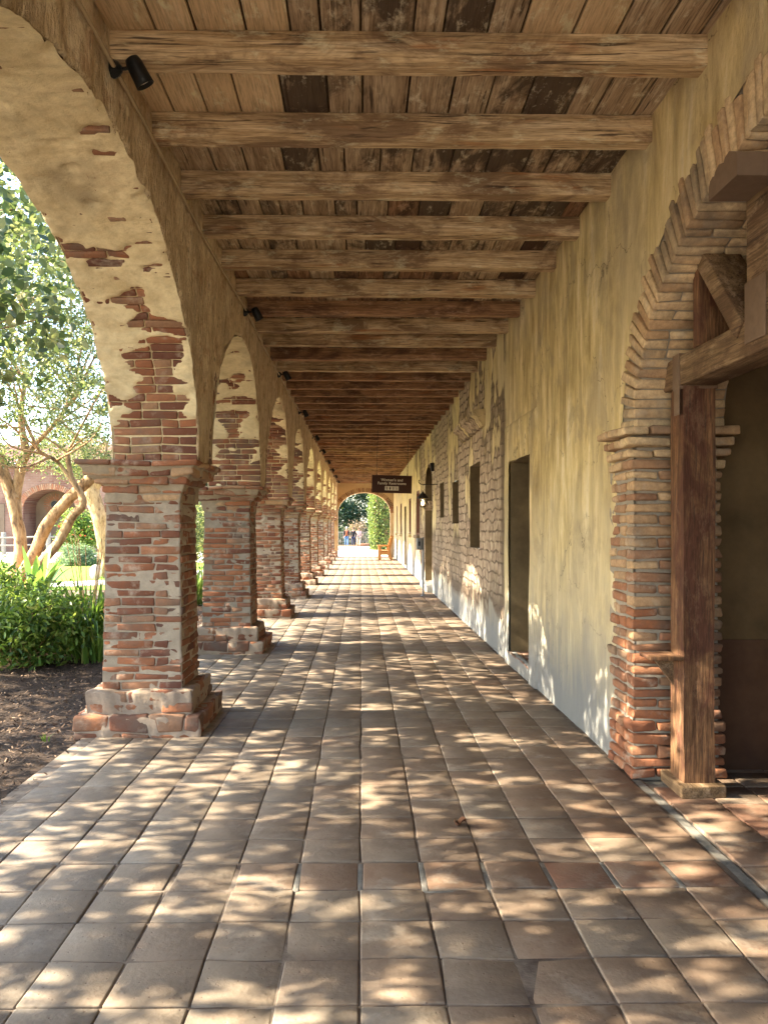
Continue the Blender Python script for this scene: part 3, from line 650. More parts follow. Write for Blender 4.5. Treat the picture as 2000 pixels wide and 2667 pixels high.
first = Q[:, 1] < 5.345; zz = Q[:, 2]; jag = .05*(fbm(np.stack([zz*0, zz*0, zz], 1), (1, 1, 6), 3, 3)-.5)*2
jag += np.where((zz > .55) & (zz < .74), .10, 0)+np.where((zz > 1.28) & (zz < 1.52), .12, 0)+np.where((zz > .2) & (zz < .33), .04, 0)-.02
jag = np.where(zz > 2.28, 0, jag); wgt = np.clip((5.6-Q[:, 1])/.26, 0, 1); Q[:, 1] += jag*wgt; Q[:, 0] -= np.where(zz < 2.28, .012*wgt, 0)
Q[:, 0] += np.where(first & (zz < 2.28), .045, 0)
grid(mb, Q, a, b)
OP = [(8.0, 9.1, .14, 2.35, .40, 'doorway'), (11.5, 12.5, 1.28, 2.56, .34, 'window_niche'), (14.0, 14.9, 1.66, 2.44, .32, 'window_niche'), (16.5, 17.3, 1.80, 2.55, .32, 'window_niche'),
      (19.2, 21.3, .15, 2.75, .45, 'doorway'), (23.4, 24.6, 1.35, 2.70, .25, 'window'), (27.3, 28.3, 1.35, 2.6, .12, 'window'), (30.3, 31.4, .1, 2.4, .3, 'doorway'), (33.6, 34.6, 1.3, 2.6, .22, 'window'), (37.5, 38.4, 1.3, 2.6, .22, 'window')]
yl = 8.0
for (a0, a1, z0, z1, dp, nm) in OP:
    s = .05 if a0 < 18 else .15
    if a0 > yl: addw(mb, np.linspace(yl, a0, int((a0-yl)/s)+2), -.02, 4.12, s)
    yy = np.linspace(a0, a1, 8); addw(mb, yy, -.02, z0+.015*(n1(yy*5)-.5), .06)
    zt = z1+.02*(n1(yy*5, 2)-.5)
    if a0 == 19.2: zt = z1-.0+.45*np.sqrt(np.clip(1-((yy-20.25)/1.05)**2, 0, 1))
    addw(mb, yy, zt, 4.12, .06); yl = a1
addw(mb, np.linspace(yl, YE+.1, 12), -.02, 4.12, .2)
# extra low bulge at the foot of the wall
mb.build('plaster', M['wall'], rw)
for (a0, a1, z0, z1, dp, nm) in OP:
    m_ = MB(); e = .012; zt = z1 if a0 != 19.2 else z1+.45; X0 = WX-.004; X1 = WX+dp
    def q4(*p): m_.add(p, [[0, 1, 2, 3]])
    n = 8
    def rg(p00, p10, p01, p11):
        P = np.array([[np.array(p00)*(1-u)*(1-v)+np.array(p10)*u*(1-v)+np.array(p01)*(1-u)*v+np.array(p11)*u*v for v in np.linspace(0, 1, n)] for u in np.linspace(0, 1, n)]).reshape(-1, 3)
        P = P+.02*(np.stack([fbm(P, 2.5, 2, s) for s in (1, 2, 3)], 1)-.5); grid(m_, P, n, n)
    rg((X0, a1, z0), (X1, a1-.03, z0), (X0, a1, zt), (X1, a1-.03, zt)); rg((X0, a0, z0), (X1, a0+.03, z0), (X0, a0, zt), (X1, a0+.03, zt))
    rg((X1, a0, z0), (X1, a1, z0), (X1, a0, zt), (X1, a1, zt)); rg((X0, a0, zt), (X1, a0, zt-.03), (X0, a1, zt), (X1, a1, zt-.03))
    rg((X0-.01, a0, z0), (X1, a0, z0), (X0-.01, a1, z0), (X1, a1, z0))
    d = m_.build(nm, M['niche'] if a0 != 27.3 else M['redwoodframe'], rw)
    if nm == 'window':
        f = MB(); xx = WX+dp*.55
        for (ya, yb, za, zb) in ((a0, a0+.07, z0, z1), (a1-.07, a1, z0, z1), (a0+.07, a1-.07, z0, z0+.07), (a0+.07, a1-.07, z1-.07, z1), ((a0+a1)/2-.03, (a0+a1)/2+.03, z0+.07, z1-.07)): box(f, WX+.01, xx, ya, yb, za, zb)
        f.build('window_frame', M['redwoodframe'], d); s_ = MB(); box(s_, WX-.10, WX+.03, a0-.1, a1+.1, z0-.10, z0-.003, r=.02, jit=.02); s_.build('window_sill', M['wall'], d)
        p_ = MB(); box(p_, xx+.002, xx+.02, a0+.07, a1-.07, z0+.07, z1-.07); p_.build('pane', M['bluegrey'], d)
    if a0 == 8.0:
        f = MB(); cen = [(WX+.03+i*.13, a0+j*.24+.12, z0+.006) for i in range(3) for j in range(5)]; boxes(f, cen, (.062, .115, .012), r=.006, cols=np.ones((15, 3))*.9, jit=.01); f.build('threshold_tiles', M['tile'], d)
        f = MB()
        for (ya, yb, za, zb) in ((9.1, 9.40, -.02, 2.35), (7.72, 8.0, -.02, 2.35), (7.72, 9.40, 2.35, 2.83)):
            n1_, n2_ = max(4, int((yb-ya)/.04)), int((zb-za)/.05); P = np.array([[(WX-.028, y, z) for z in np.linspace(za, zb, n2_)] for y in np.linspace(ya, yb, n1_)]).reshape(-1, 3)
            P[:, 0] += .03*(fbm(P, (1, 3, 1.5), 3, 8)-.5); ed = (np.abs(P[:, 1]-9.40) < .01) | (np.abs(P[:, 1]-7.72) < .01) | (np.abs(P[:, 2]-2.83) < .01); P[:, 0] = np.where(ed, WX+.03, P[:, 0]); ed2 = (np.abs(P[:, 1]-9.10) < .004) | (np.abs(P[:, 1]-8.0) < .004) | ((np.abs(P[:, 2]-2.35) < .004) & (zb > 2.5)); 
            P[:, 1] += np.where(ed, .05*(fbm(P, (1, 4, 4), 2, 3)-.5), 0); grid(f, P, n1_, n2_)
        box(f, WX-.03, WX+.05, a0-.01, a1+.01, -.02, z0+.012, r=.02, jit=.04, js=5)
        f.build('door_surround', M['wall'], d)
    if a0 == 11.5:
        f = MB()
        prism(f, [(WX+.02, 3.02), (WX-.04, 3.02), (WX-.07, 3.07), (WX-.10, 3.09), (WX-.11, 3.14), (WX-.17, 3.17), (WX-.18, 3.24), (WX+.02, 3.26)], 'y', 11.0, 13.3); f.build('cornice', M['wall'], d, smooth=False)
    if a0 == 19.2:
        for yy in (21.3, 19.2):
            f = MB(); s = -1 if yy > 20 else 1
            for hh, e in ((2.04, .02), (2.09, .05), (2.14, .08), (2.19, .10)):
                box(f, WX-e, WX+.4, min(yy-.02*s*-1-e if s > 0 else yy-e, yy+e), max(yy+e, yy), hh, hh+.047, r=.008)
            f.build('impost', M['wall'], d)
        f = MB(); box(f, WX-.14, WX+.3, 19.15, 21.35, -.02, .153, r=.02, jit=.02); f.build('door_step', M['wall'], d)
# ================================================================== BRICK DOORWAY (near right)
bd = thing('brick_archway', 'broad brick archway with radiating bricks and stepped impost, near right edge of the walk', 'archway', (WX, 5.0, 0))
def keepw(o, par=bd):
    o.parent = par; o.matrix_parent_inverse = Matrix.Translation(-Vector(par.location)); return o
mb = MB(); cen = []; hf = []; Rs = []; z = 0; k = 0
RX = 2.30
def course(z, h, pj, k, base=0):
    # reveal face bricks (facing the camera), then the bricks turning the corner on the wall face
    y0 = 4.97-pj-base; x0 = WX-.02-pj-base*.7; x = x0; first = (.29 if k % 2 else .17)
    while x < RX+pj-.02:
        l = first if x == x0 else random.choice([.28, .3, .15])
        if RX+pj-x-l < .08: l = RX+pj-x
        cen.append((x+l/2, y0+.07, z+h/2)); hf.append((l/2-.006, .07+random.uniform(-.008, .008), h/2-.009)); x += l
    y = y0+.145; e = 5.37+random.uniform(-.02, .03)+pj*.8+(.07 if (.52 < z < .74 or 1.26 < z < 1.5) else 0)
    while y < e-.03:
        l = random.choice([.13, .26, .2])
        if e-y-l < .07: l = e-y
        cen.append((x0+.10, y+l/2, z+h/2)); hf.append((.10+random.uniform(-.008, .006), l/2-.006, h/2-.009)); y += l
while z < 1.93:
    h = .072*random.uniform(.9, 1.12); course(z, h, .0 if z > .33 else .018, k); z += h; k += 1
zi = z
for pj in (.022, .04, .06, .08): course(zi, .068, pj, k); zi += .070; k += 1
n0 = len(cen)
tl = np.array([[[1, 0, 0], [0, math.cos(t), -math.sin(t)], [0, math.sin(t), math.cos(t)]] for t in rng.normal(0, .016, n0)])
cj = np.clip(rng.random((n0, 1))*.4+.12+np.array(cen)[:, 2:3]*.24, 0, 1)*np.ones((1, 3))
boxes(mb, cen, hf, tl, r=.012, cols=cj, jit=.016, js=20, seed=5)
j = mb.build('brick_jamb', M['brick']); keepw(j)
mb = MB(); box(mb, WX+.005, RX-.02, 4.995, 5.50, -.02, zi, r=.01, jit=.02, js=9)
n_, m_n = 12, 70; P = np.array([[(WX-.002, y, zz) for zz in np.linspace(0, 2.25, m_n)] for y in np.linspace(4.99, 5.46, n_)]).reshape(-1, 3); P[:, 0] += .03*(fbm(P, 14, 3, 4)-.5); grid(mb, P, n_, m_n)
keepw(mb.build('mortar', M['greymortar']), bd)
# voussoirs
mb = MB(); cen = []; hf = []; Rs = []; th = .02
while th < math.pi-.02:
    ds = math.hypot((AR+.13)*math.sin(th), (AH+.13)*math.cos(th)); dt = .068/ds; tc = th+dt/2; th += dt
    yi, zi_ = AC+AR*math.cos(tc), AZ+AH*math.sin(tc); n = np.array([0, AH*math.cos(tc), AR*math.sin(tc)]); n /= np.linalg.norm(n); tg = np.array([0, -n[2], n[1]])
    Rm = np.stack([[1, 0, 0], tg, n], 1); ln = RO+random.uniform(-.05, .05); x = WX-.008-random.uniform(0, .018)
    first = random.choice([.28, .15, .3])
    xs = x
    while x < RX-.03:
        l = first if x == xs else random.choice([.28, .16, .3])
        if RX-x-l < .09: l = RX-x
        cen.append(np.array([x+l/2, yi, zi_])+n*(ln/2 if x == xs else .1)); hf.append((l/2-.005, .034-.008, ln/2 if x == xs else .1)); Rs.append(Rm); x += l
cj = np.clip(rng.random((len(cen), 1))*.35+.74, 0, 1)*np.ones((1, 3))
boxes(mb, cen, hf, np.array(Rs), r=.008, cols=cj, jit=.014, js=24, seed=8)
keepw(mb.build('brick_arch', M['brick']), bd)
mb = MB(); T = np.linspace(0, math.pi, 90)
P = np.array([[(WX+.012, AC+(AR+r_)*math.cos(t), AZ+(AH+r_)*math.sin(t)) for r_ in (.012, .1, .2, .31)] for t in T]); grid(mb, P, 90, 4, flip=True)
P = np.array([[(x, AC+(AR+.014)*math.cos(t), AZ+(AH+.014)*math.sin(t)) for x in np.linspace(WX+.012, RX, 5)] for t in T]); grid(mb, P, 90, 5)
keepw(mb.build('mortar', M['greymortar']), bd)
# passage behind the archway
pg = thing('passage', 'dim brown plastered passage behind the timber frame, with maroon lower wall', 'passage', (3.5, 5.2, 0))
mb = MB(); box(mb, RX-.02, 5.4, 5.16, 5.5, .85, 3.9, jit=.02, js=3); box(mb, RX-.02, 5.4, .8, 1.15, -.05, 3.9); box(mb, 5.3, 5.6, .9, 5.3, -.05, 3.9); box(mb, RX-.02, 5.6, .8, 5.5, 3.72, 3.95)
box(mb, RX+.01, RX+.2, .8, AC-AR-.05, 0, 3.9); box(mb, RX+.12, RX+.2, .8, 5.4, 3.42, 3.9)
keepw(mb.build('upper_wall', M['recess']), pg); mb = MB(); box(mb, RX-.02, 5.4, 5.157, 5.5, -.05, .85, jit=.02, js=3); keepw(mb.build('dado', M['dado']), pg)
# ================================================================== END WALL
ew = thing('end_wall', 'ochre end wall pierced by a wide round arch at the far end of the walk', 'wall', (0, YE, 0))
mb = MB(); ax, arx, az, arz = .17, 1.40, 2.33, 1.10
def zarch(x): return az+arz*np.sqrt(np.clip(1-((x-ax)/arx)**2, 0, 1))
xs = ax-arx*np.cos(np.linspace(0, math.pi, 40))
for yy, fl_ in ((YE, True), (YE+.6, False)):
    for X, z0 in ((np.array([-2.3, -1.23]), 0*np.ones(2)-.02), (xs, zarch(xs)), (np.array([1.57, 2.4]), 0*np.ones(2)-.02)):
        P = np.array([[(x, yy, zz*(1-t)+4.6*t) for t in np.linspace(0, 1, 14)] for x, zz in zip(X, z0)]).reshape(-1, 3); grid(mb, P, len(X), 14, flip=not fl_)
mb2 = MB(); pr = [(-1.23, -.02)]+[(x, float(zarch(x))) for x in xs]+[(1.57, -.02)]
P = np.array([[(x, y, zz) for y in (YE, YE+.6)] for x, zz in pr]); grid(mb2, P, len(pr), 2, flip=True)
M['endwall'] = mat_plain('end_wall_plaster', (.50, .34, .18), (.62, .46, .27), 1.2, src='World', bs=.6, bd=.03)
o = mb.build('wall_face', M['endwall'], smooth=False); keepw(o, ew); o = mb2.build('arch_reveal', M['endwall']); keepw(o, ew)
mb = MB(); cen = []; Rs = []
for t in np.linspace(.05, math.pi-.05, 46):
    n = np.array([math.cos(t), 0, math.sin(t)]); p = np.array([ax+(arx+.13)*math.cos(t), YE-.004, az+(arz+.13)*math.sin(t)])
    if p[0] > 1.72 or p[0] < -1.2: continue
    cen.append(p); Rs.append(np.stack([[math.sin(t), 0, -math.cos(t)], [0, 1, 0], n], 1))
boxes(mb, cen, (.035, .02, .12), np.array(Rs), r=.01, cols=np.clip(bri(len(cen))*.5+.4, 0, 1)); keepw(mb.build('arch_bricks', M['brick']), ew)
# ================================================================== TIMBER FRAME in the archway
def part(name, mat, parent, *boxlist, r=.008, jit=.006, js=7, loc=None, smooth=True):
    m_ = MB()
    for b in boxlist: box(m_, *b, r=r, jit=jit, js=js)
    o = m_.build(name, mat, parent, smooth); return keepw(o, parent)
tf = thing('timber_frame', 'heavy brown timber frame with post, header and diagonal brace standing in the brick archway', 'timber frame', (2.0, 4.75, 0))
mb = MB(); n = 50; Z = np.linspace(.06, 2.44, n); per = [(-.095, -.10), (-.03, -.10), (.03, -.10), (.095, -.10), (.095, -.03), (.095, .03), (.095, .10), (0, .10), (-.095, .10), (-.095, .05), (-.095, 0), (-.095, -.05)]
Q = np.array([[(2.015+px, 4.76+py, z) for px, py in per] for z in Z]).reshape(-1, 3); d = fbm(Q, (9, 9, 2.0), 3, 4)-.5; d2 = fbm(Q, (40, 40, 5), 2, 9)-.5
Q[:, 0] += .03*d*1+.010*d2; Q[:, 1] += .02*d+.008*d2; Q[:, 0] -= (Q[:, 2] < 1.6)*0
mb.add(Q, [(i*12+j, i*12+(j+1) % 12, (i+1)*12+(j+1) % 12, (i+1)*12+j) for i in range(n-1) for j in range(12)])
keepw(mb.build('post', M['post'], smooth=False), tf)
part('footing', M['oldwood'], tf, (1.885, 2.155, 4.60, 4.93, -.002, .072), jit=.012)
part('header_beam', M['oldwood'], tf, (1.90, 2.12, 1.3, 4.93, 2.44, 2.62), jit=.014, js=5)
part('upright', M['post'], tf, (1.895, 2.11, 4.39, 4.47, 2.62, 3.12))
mb = MB(); ang = math.atan2(.58, .52)
boxes(mb, [(1.99, 4.155, 2.86)], [(.105, .37, .05)], np.array([[1, 0, 0], [0, math.cos(ang), -math.sin(ang)], [0, math.sin(ang), math.cos(ang)]]), r=.008, jit=.006); keepw(mb.build('brace', M['oldwood']), tf)
part('king_post', M['oldwood'], tf, (1.90, 2.10, 3.62, 3.86, 2.62, 3.36))
part('strap', M['strap'], tf, (1.893, 2.127, 4.66, 4.76, 2.425, 2.635), (1.893, 1.90, 4.66, 4.74, 2.27, 2.43), r=.003, jit=0); part('strap', M['strap'], tf, (1.892, 1.90, 3.66, 3.86, 2.50, 2.80), r=.003, jit=0)
mb = MB(); sc = [(4.27, 3.0), (4.27, 3.10), (4.255, 3.135), (4.22, 3.16), (4.19, 3.165), (4.18, 3.19), (4.15, 3.225), (4.11, 3.235), (4.09, 3.23), (4.07, 3.26), (4.03, 3.28), (3.98, 3.27), (3.95, 3.25), (3.2, 3.25), (3.2, 3.0)]
sc = [(3.60, 3.10), (3.60, 3.16), (3.585, 3.185), (3.56, 3.195), (3.545, 3.19), (3.535, 3.205), (3.50, 3.222), (3.47, 3.215), (3.455, 3.205), (3.44, 3.225), (3.40, 3.235), (3.36, 3.215), (3.33, 3.20), (3.33, 3.10)]
prism(mb, sc, 'x', 1.60, 1.78); keepw(mb.build('scroll_bracket', M['strap'], smooth=False), tf)
sh = part('shelf', M['post'], tf, (1.725, 1.925, 4.66, 4.86, .80, .825), r=.004, jit=.002)
mb = MB(); prism(mb, [(1.925, .62), (1.925, .80), (1.79, .80)], 'y', 4.80, 4.84); o = mb.build('shelf_bracket', M['oldwood'], smooth=False); o.parent = sh
# ================================================================== LIGHTS on the arcade wall
mb = MB(); pts = [(XI+.082+.008*math.sin(y*1.7), y, 3.872+.012*math.sin(y*.9)) for y in np.arange(-2.8, YE-.2, .25)]; tube(mb, pts, .011, 8)
tag(mb.build('conduit', M['cable']), 'long thin tan conduit running along the arcade wall just below the beam ends', 'conduit')
def spot(name):
    t = thing(name, None, 'spotlight')
    b = MB(); lathe(b, [(.001, -.02), (.055, -.02), (.066, 0), (.05, .03), (.02, .055), (.001, .055)], (0, 0, 0), 6)
    V = b.V[0][0].copy(); V = np.stack([V[:, 2], V[:, 1], V[:, 0]], 1); b.V[0] = (V, b.V[0][1], b.V[0][2]); bx = b.build('junction_box', M['black'], t, smooth=False)
    b = MB(); tube(b, [(.05, 0, 0), (.09, -.01, -.0), (.125, -.018, .0)], .012, 8); b.build('knuckle', M['black'], t)
    b = MB(); pf = [(.02, -.09), (.045, -.08), (.055, -.05), (.058, .0), (.060, .06), (.064, .10), (.06, .101), (.052, .07)]; lathe(b, pf, (0, 0, 0), 20)
    b.add([(r_*math.cos(a), r_*math.sin(a), -.09) for r_ in (.02,) for a in np.linspace(0, 6.28, 20, endpoint=False)], [list(range(20))[::-1]])
    h = b.build('lamp_head', M['black'], t); Rm = Matrix.Rotation(R(150), 4, 'X') @ Matrix.Rotation(R(0), 4, 'Z'); h.matrix_local = Matrix.Translation((.165, -.02, -.02)) @ Vector((.45, .28, -.85)).to_track_quat('Z', 'Y').to_matrix().to_4x4()
    b = MB(); b.add([(0, 0, .068)]+[(.052*math.cos(a), .052*math.sin(a), .074) for a in np.linspace(0, 6.28, 20, endpoint=False)], [[0, 1+i, 1+(i+1) % 20] for i in range(20)]); l = b.build('lens', M['lens'], h)
    return t
s0 = spot('spotlight'); s0.scale = (.74,)*3; SP = [3.92, 8.33, 11.75, 15.6, 19.9, 23.5, 27.2, 31.2, 35.2, 39.3]
words = ['nearest', 'second', 'third', 'fourth', 'fifth', 'sixth', 'seventh', 'eighth', 'ninth', 'farthest']
for i, y in enumerate(SP):
    o = s0 if i == 0 else copy_tree(s0); o.location = (XI+.075, y, 3.872); o.rotation_euler.z = R((0, 6, -4, 8, 3, -6, 5, 0, 4, -3)[i])
    tag(o, '%s black spotlight along the conduit under the beams, counted from the camera' % words[i], 'spotlight', 'spotlights along the arcade wall')
# ================================================================== SIGN
sg = thing('hanging_sign', 'dark brown hanging sign for the women\'s and family restrooms', 'sign', (.745, 19.0, 2.63), rz=0)
sg.rotation_euler.y = R(1.5)
mb = MB(); box(mb, -.485, .485, -.012, .012, -.215, .215, r=.004); mb.build('sign_panel', M['sign'], sg)
mb = MB(); F_ = .006
for a, b in (((-.485, .485), (.205, .215)), ((-.485, .485), (-.215, -.205)), ((-.485, -.475), (-.205, .205)), ((.475, .485), (-.205, .205))): box(mb, a[0], a[1], -.0145, -.0125, b[0], b[1], r=.001)
mb.build('sign_edge', M['post'], sg)
for x, nm in ((-.37, 0), (.37, 0)):
    mb = MB(); tube(mb, [(x, 0, .21), (x, .0, .25)], .009, 6)
    for i in range(26):
        z = .26+i*.041; a = (i % 2)*math.pi/2; pts = [(x+.010*math.cos(a)*math.cos(q), .010*math.sin(a)*math.cos(q), z+.024*math.sin(q)) for q in np.linspace(0, 2*math.pi, 9)]; tube(mb, pts, .0035, 5, caps=False)
    mb.build('chain', M['iron'], sg)
dg = None
def text(body, size, x, z, parent):
    ws = [word(b_, size, parent) for b_ in body.split()]; tot = sum(a for _, a in ws)+.034*(len(ws)-1); xx = x-tot/2
    for o_, a in ws: o_.location = (xx, -.0145, z); xx += a+.034
def word(body, size, parent):
    cu = bpy.data.curves.new('lettering', 'FONT'); cu.body = body; cu.size = size; cu.extrude = .0015; cu.offset = size*.018; cu.space_character = 1.06
    o = bpy.data.objects.new('tmp', cu); col.objects.link(o); bpy.context.view_layer.update()
    me = bpy.data.meshes.new_from_object(o.evaluated_get(bpy.context.evaluated_depsgraph_get())); bpy.data.objects.remove(o)
    me.materials.clear(); me.materials.append(M['cream']); n_ = bpy.data.objects.new('lettering', me); col.objects.link(n_); n_.parent = parent; n_.rotation_euler = (R(90), 0, 0); return n_, max(v.co.x for v in me.vertices)
text("Women's and", .088, 0, .072, sg); text('Family Restrooms', .088, 0, -.010, sg)
mb = MB(); box(mb, -.165, .165, -.015, -.0125, -.150, -.050, r=.001); pp = mb.build('pictogram_panel', M['cream'], sg)
mb = MB()
def disc(cx, cz, r_): mb.add([(cx+r_*math.cos(a), -.0165, cz+r_*math.sin(a)) for a in np.linspace(0, 6.28, 12, endpoint=False)], [list(range(12))])
def poly(pts): mb.add([(x, -.0165, z) for x, z in pts], [list(range(len(pts)))])
for cx, kind in ((-.12, 'm'), (-.04, 'w'), (.04, 'm'), (.12, 'c')):
    if kind == 'c':
        disc(cx-.008, -.068, .007); poly([(cx-.014, -.078), (cx-.004, -.078), (cx-.004, -.098), (cx+.012, -.098), (cx+.018, -.122), (cx+.010, -.124), (cx+.005, -.106), (cx-.014, -.106)])
        for a in np.linspace(-3.6, .1, 14): disc(cx-.004+.020*math.cos(a), -.116+.020*math.sin(a), .0035)
    else:
        disc(cx, -.066, .008); poly([(cx-.013, -.077), (cx+.013, -.077), (cx+(.009 if kind == 'm' else .020), -.115), (cx+.008, -.115), (cx+.008, -.142), (cx-.008, -.142), (cx-.008, -.115), (cx-(.009 if kind == 'm' else .020), -.115)])
for cx in (-.08, 0, .08): poly([(cx-.001, -.055), (cx+.001, -.055), (cx+.001, -.145), (cx-.001, -.145)])
mb.build('pictograms', M['black'], sg)
# ================================================================== LANTERN
br = thing('wall_bracket', 'thin black iron bracket with curled hook holding the lantern out from the wall', 'bracket', (WX, 17.8, 2.56))
mb = MB(); tube(mb, [(.0, 0, 0), (-.2, 0, 0), (-.33, 0, 0), (-.40, 0, .01), (-.435, 0, .05), (-.43, 0, .09), (-.41, 0, .10)], .009, 8); mb.build('arm', M['iron'], br)
mb = MB(); boxes(mb, [(-.005, 0, 0)], [(.006, .02, .06)], r=.003); mb.build('wall_plate', M['iron'], br)
ln = thing('lantern', 'black iron lantern with glowing bulb hanging beside the arched doorway', 'lantern', (1.40, 17.8, 2.04))
mb = MB()
for i in range(5):
    z = .37+i*.034; a = (i % 2)*math.pi/2; tube(mb, [(.008*math.cos(a)*math.cos(q), .008*math.sin(a)*math.cos(q), z+.02*math.sin(q)) for q in np.linspace(0, 6.283, 9)], .003, 5, caps=False)
tube(mb, [(0, 0, .53), (0, 0, .52)], .006, 5); mb.build('chain', M['iron'], ln)
mb = MB(); lathe(mb, [(.135, .205), (.13, .22), (.10, .26), (.05, .315), (.03, .325), (.03, .34), (.012, .36), (.001, .362)], (0, 0, 0), 8); mb.build('roof', M['iron'], ln, smooth=False)
mb = MB()
for i in range(4):
    a = i*math.pi/2+math.pi/4; tube(mb, [(.118*math.cos(a), .118*math.sin(a), .208), (.075*math.cos(a), .075*math.sin(a), .02)], .006, 5)
for r_, z in ((.118, .205), (.075, .02)): tube(mb, [(r_*math.cos(a), r_*math.sin(a), z) for a in np.arange(5)*math.pi/2+math.pi/4], .006, 5)
lathe(mb, [(.001, 0), (.06, 0), (.078, .015), (.078, .022), (.001, .022)], (0, 0, 0), 4, sq=True); mb.build('cage', M['iron'], ln, smooth=False)
mt = NT('thin_glass'); tb = mt.n('ShaderNodeBsdfTransparent', {0: (.95, .93, .85)}); gb = mt.n('ShaderNodeBsdfGlossy', {0: (.9, .9, .9), 'Roughness': .05}); mx = mt.n('ShaderNodeMixShader', {0: .12, 1: tb.outputs[0], 2: gb.outputs[0]}); mt.t.links.new(mx.outputs[0], mt.out.inputs[0]); M['glass'] = mt.m
mb = MB(); V = []; lathe(mb, [(.113, .203), (.071, .024)], (0, 0, 0), 4, sq=True); mb.build('glass', M['glass'], ln, smooth=False)
me_ = NT('glowing_bulb'); me_.set(me_.b.inputs['Emission Color'], (1, .72, .32)); me_.b.inputs['Emission Strength'].default_value = 6; M['bulb'] = me_.m
mb = MB(); lathe(mb, [(.001, .05), (.02, .06), (.03, .09), (.028, .12), (.014, .15), (.012, .17), (.001, .17)], (0, 0, 0), 12); mb.build('bulb', M['bulb'], ln)
# alarm bell shaped fixture above the arched doorway
mb = MB(); boxes(mb, [(WX-.04, 18.7, 3.02)], [(.05, .06, .10)], r=.02, taper=.3); boxes(mb, [(WX+.0, 18.7, 3.04)], [(.02, .04, .04)], r=.005)
tag(mb.build('alarm_box', M['black']), 'small black box fixed high on the wall above the lantern bracket', 'alarm')
# ================================================================== INFO POST
ip = thing('information_post', 'slim grey pole carrying a small grey box, standing by the right wall near the lantern', 'post', (1.44, 18.2, 0))
mb = MB(); tube(mb, [(0, 0, -.003), (0, 0, .6), (0, 0, 1.36)], .022, 12); mb.build('pole', M['greymetal'], ip)
mb = MB(); lathe(mb, [(.06, -.003), (.06, .006), (.03, .012), (.023, .03)], (0, 0, 0), 14); mb.build('foot', M['greymetal'], ip)
mb = MB(); box(mb, -.155, -.024, -.05, .05, 1.07, 1.34, r=.01); bx = mb.build('grey_box', M['greymetal'], ip)
mb = MB(); box(mb, -.115, -.07, -.0535, -.0505, 1.16, 1.26, r=.002); o = mb.build('display', M['bluegrey'], bx)
# ================================================================== BENCH
be = thing('wooden_bench', 'varnished orange brown wooden bench seen end on against the right wall', 'bench', (1.17, 37.5, 0))
def bpart(nm, *bl, **k):
    m_ = MB()
    for b in bl: box(m_, *b, r=.006)
    return m_.build(nm, M['benchwood'], be)
for y in (0, 1.45):
    bpart('leg', (-.33, -.21, y, y+.07, 0, .66))
    mb = MB(); prism(mb, [(.12, .60), (.12, .30), (.24, 0), (.37, 0), (.25, .36), (.25, .55), (.40, 1.17), (.29, 1.17)], 'y', y, y+.07); mb.build('back_leg', M['benchwood'], be, smooth=False)
    bpart('armrest', (-.37, .22, y-.02, y+.09, .66, .70)); bpart('side_rail', (-.21, .14, y+.01, y+.06, .26, .40))
bpart('seat', *[(-.34+i*.115, -.24+i*.115, -.02, 1.54, .43, .46) for i in range(5)])
bk = bpart('backrest', *[(.20+i*.035, .225+i*.035, .0, 1.52, .55+i*.15, .66+i*.15) for i in range(4)])
# ================================================================== PEOPLE
skin = flat('skin', (.48, .28, .20), .6); dgrey = flat('grey_hair', (.45, .42, .38)); brown = flat('brown_hair', (.10, .06, .04)); jack = flat('black_jacket', (.015, .014, .018)); jean = flat('blue_jeans', (.10, .18, .32)); scarf = flat('rust_scarf', (.45, .13, .06)); pale = flat('pale_pink_shirt', (.65, .42, .36)); khaki = flat('light_trousers', (.52, .44, .34)); shoe = flat('dark_shoes', (.03, .025, .02)); navy = flat('navy_trousers', (.02, .025, .06))
def skinmesh(name, mat, verts, edges, radii, parent, root=0, sub=1):
    me = bpy.data.meshes.new(name); me.from_pydata(verts, edges, []); me.materials.append(mat); o = bpy.data.objects.new(name, me); col.objects.link(o); o.parent = parent
    md = o.modifiers.new('skin', 'SKIN'); md.use_smooth_shade = True
    if not me.skin_vertices: bpy.context.view_layer.update()
    for i, r_ in enumerate(radii):
        v = me.skin_vertices[0].data[i]; v.radius = (r_, r_) if not isinstance(r_, tuple) else r_; v.use_root = (i == root)
    s = o.modifiers.new('sub', 'SUBSURF'); s.levels = s.render_levels = sub; return o
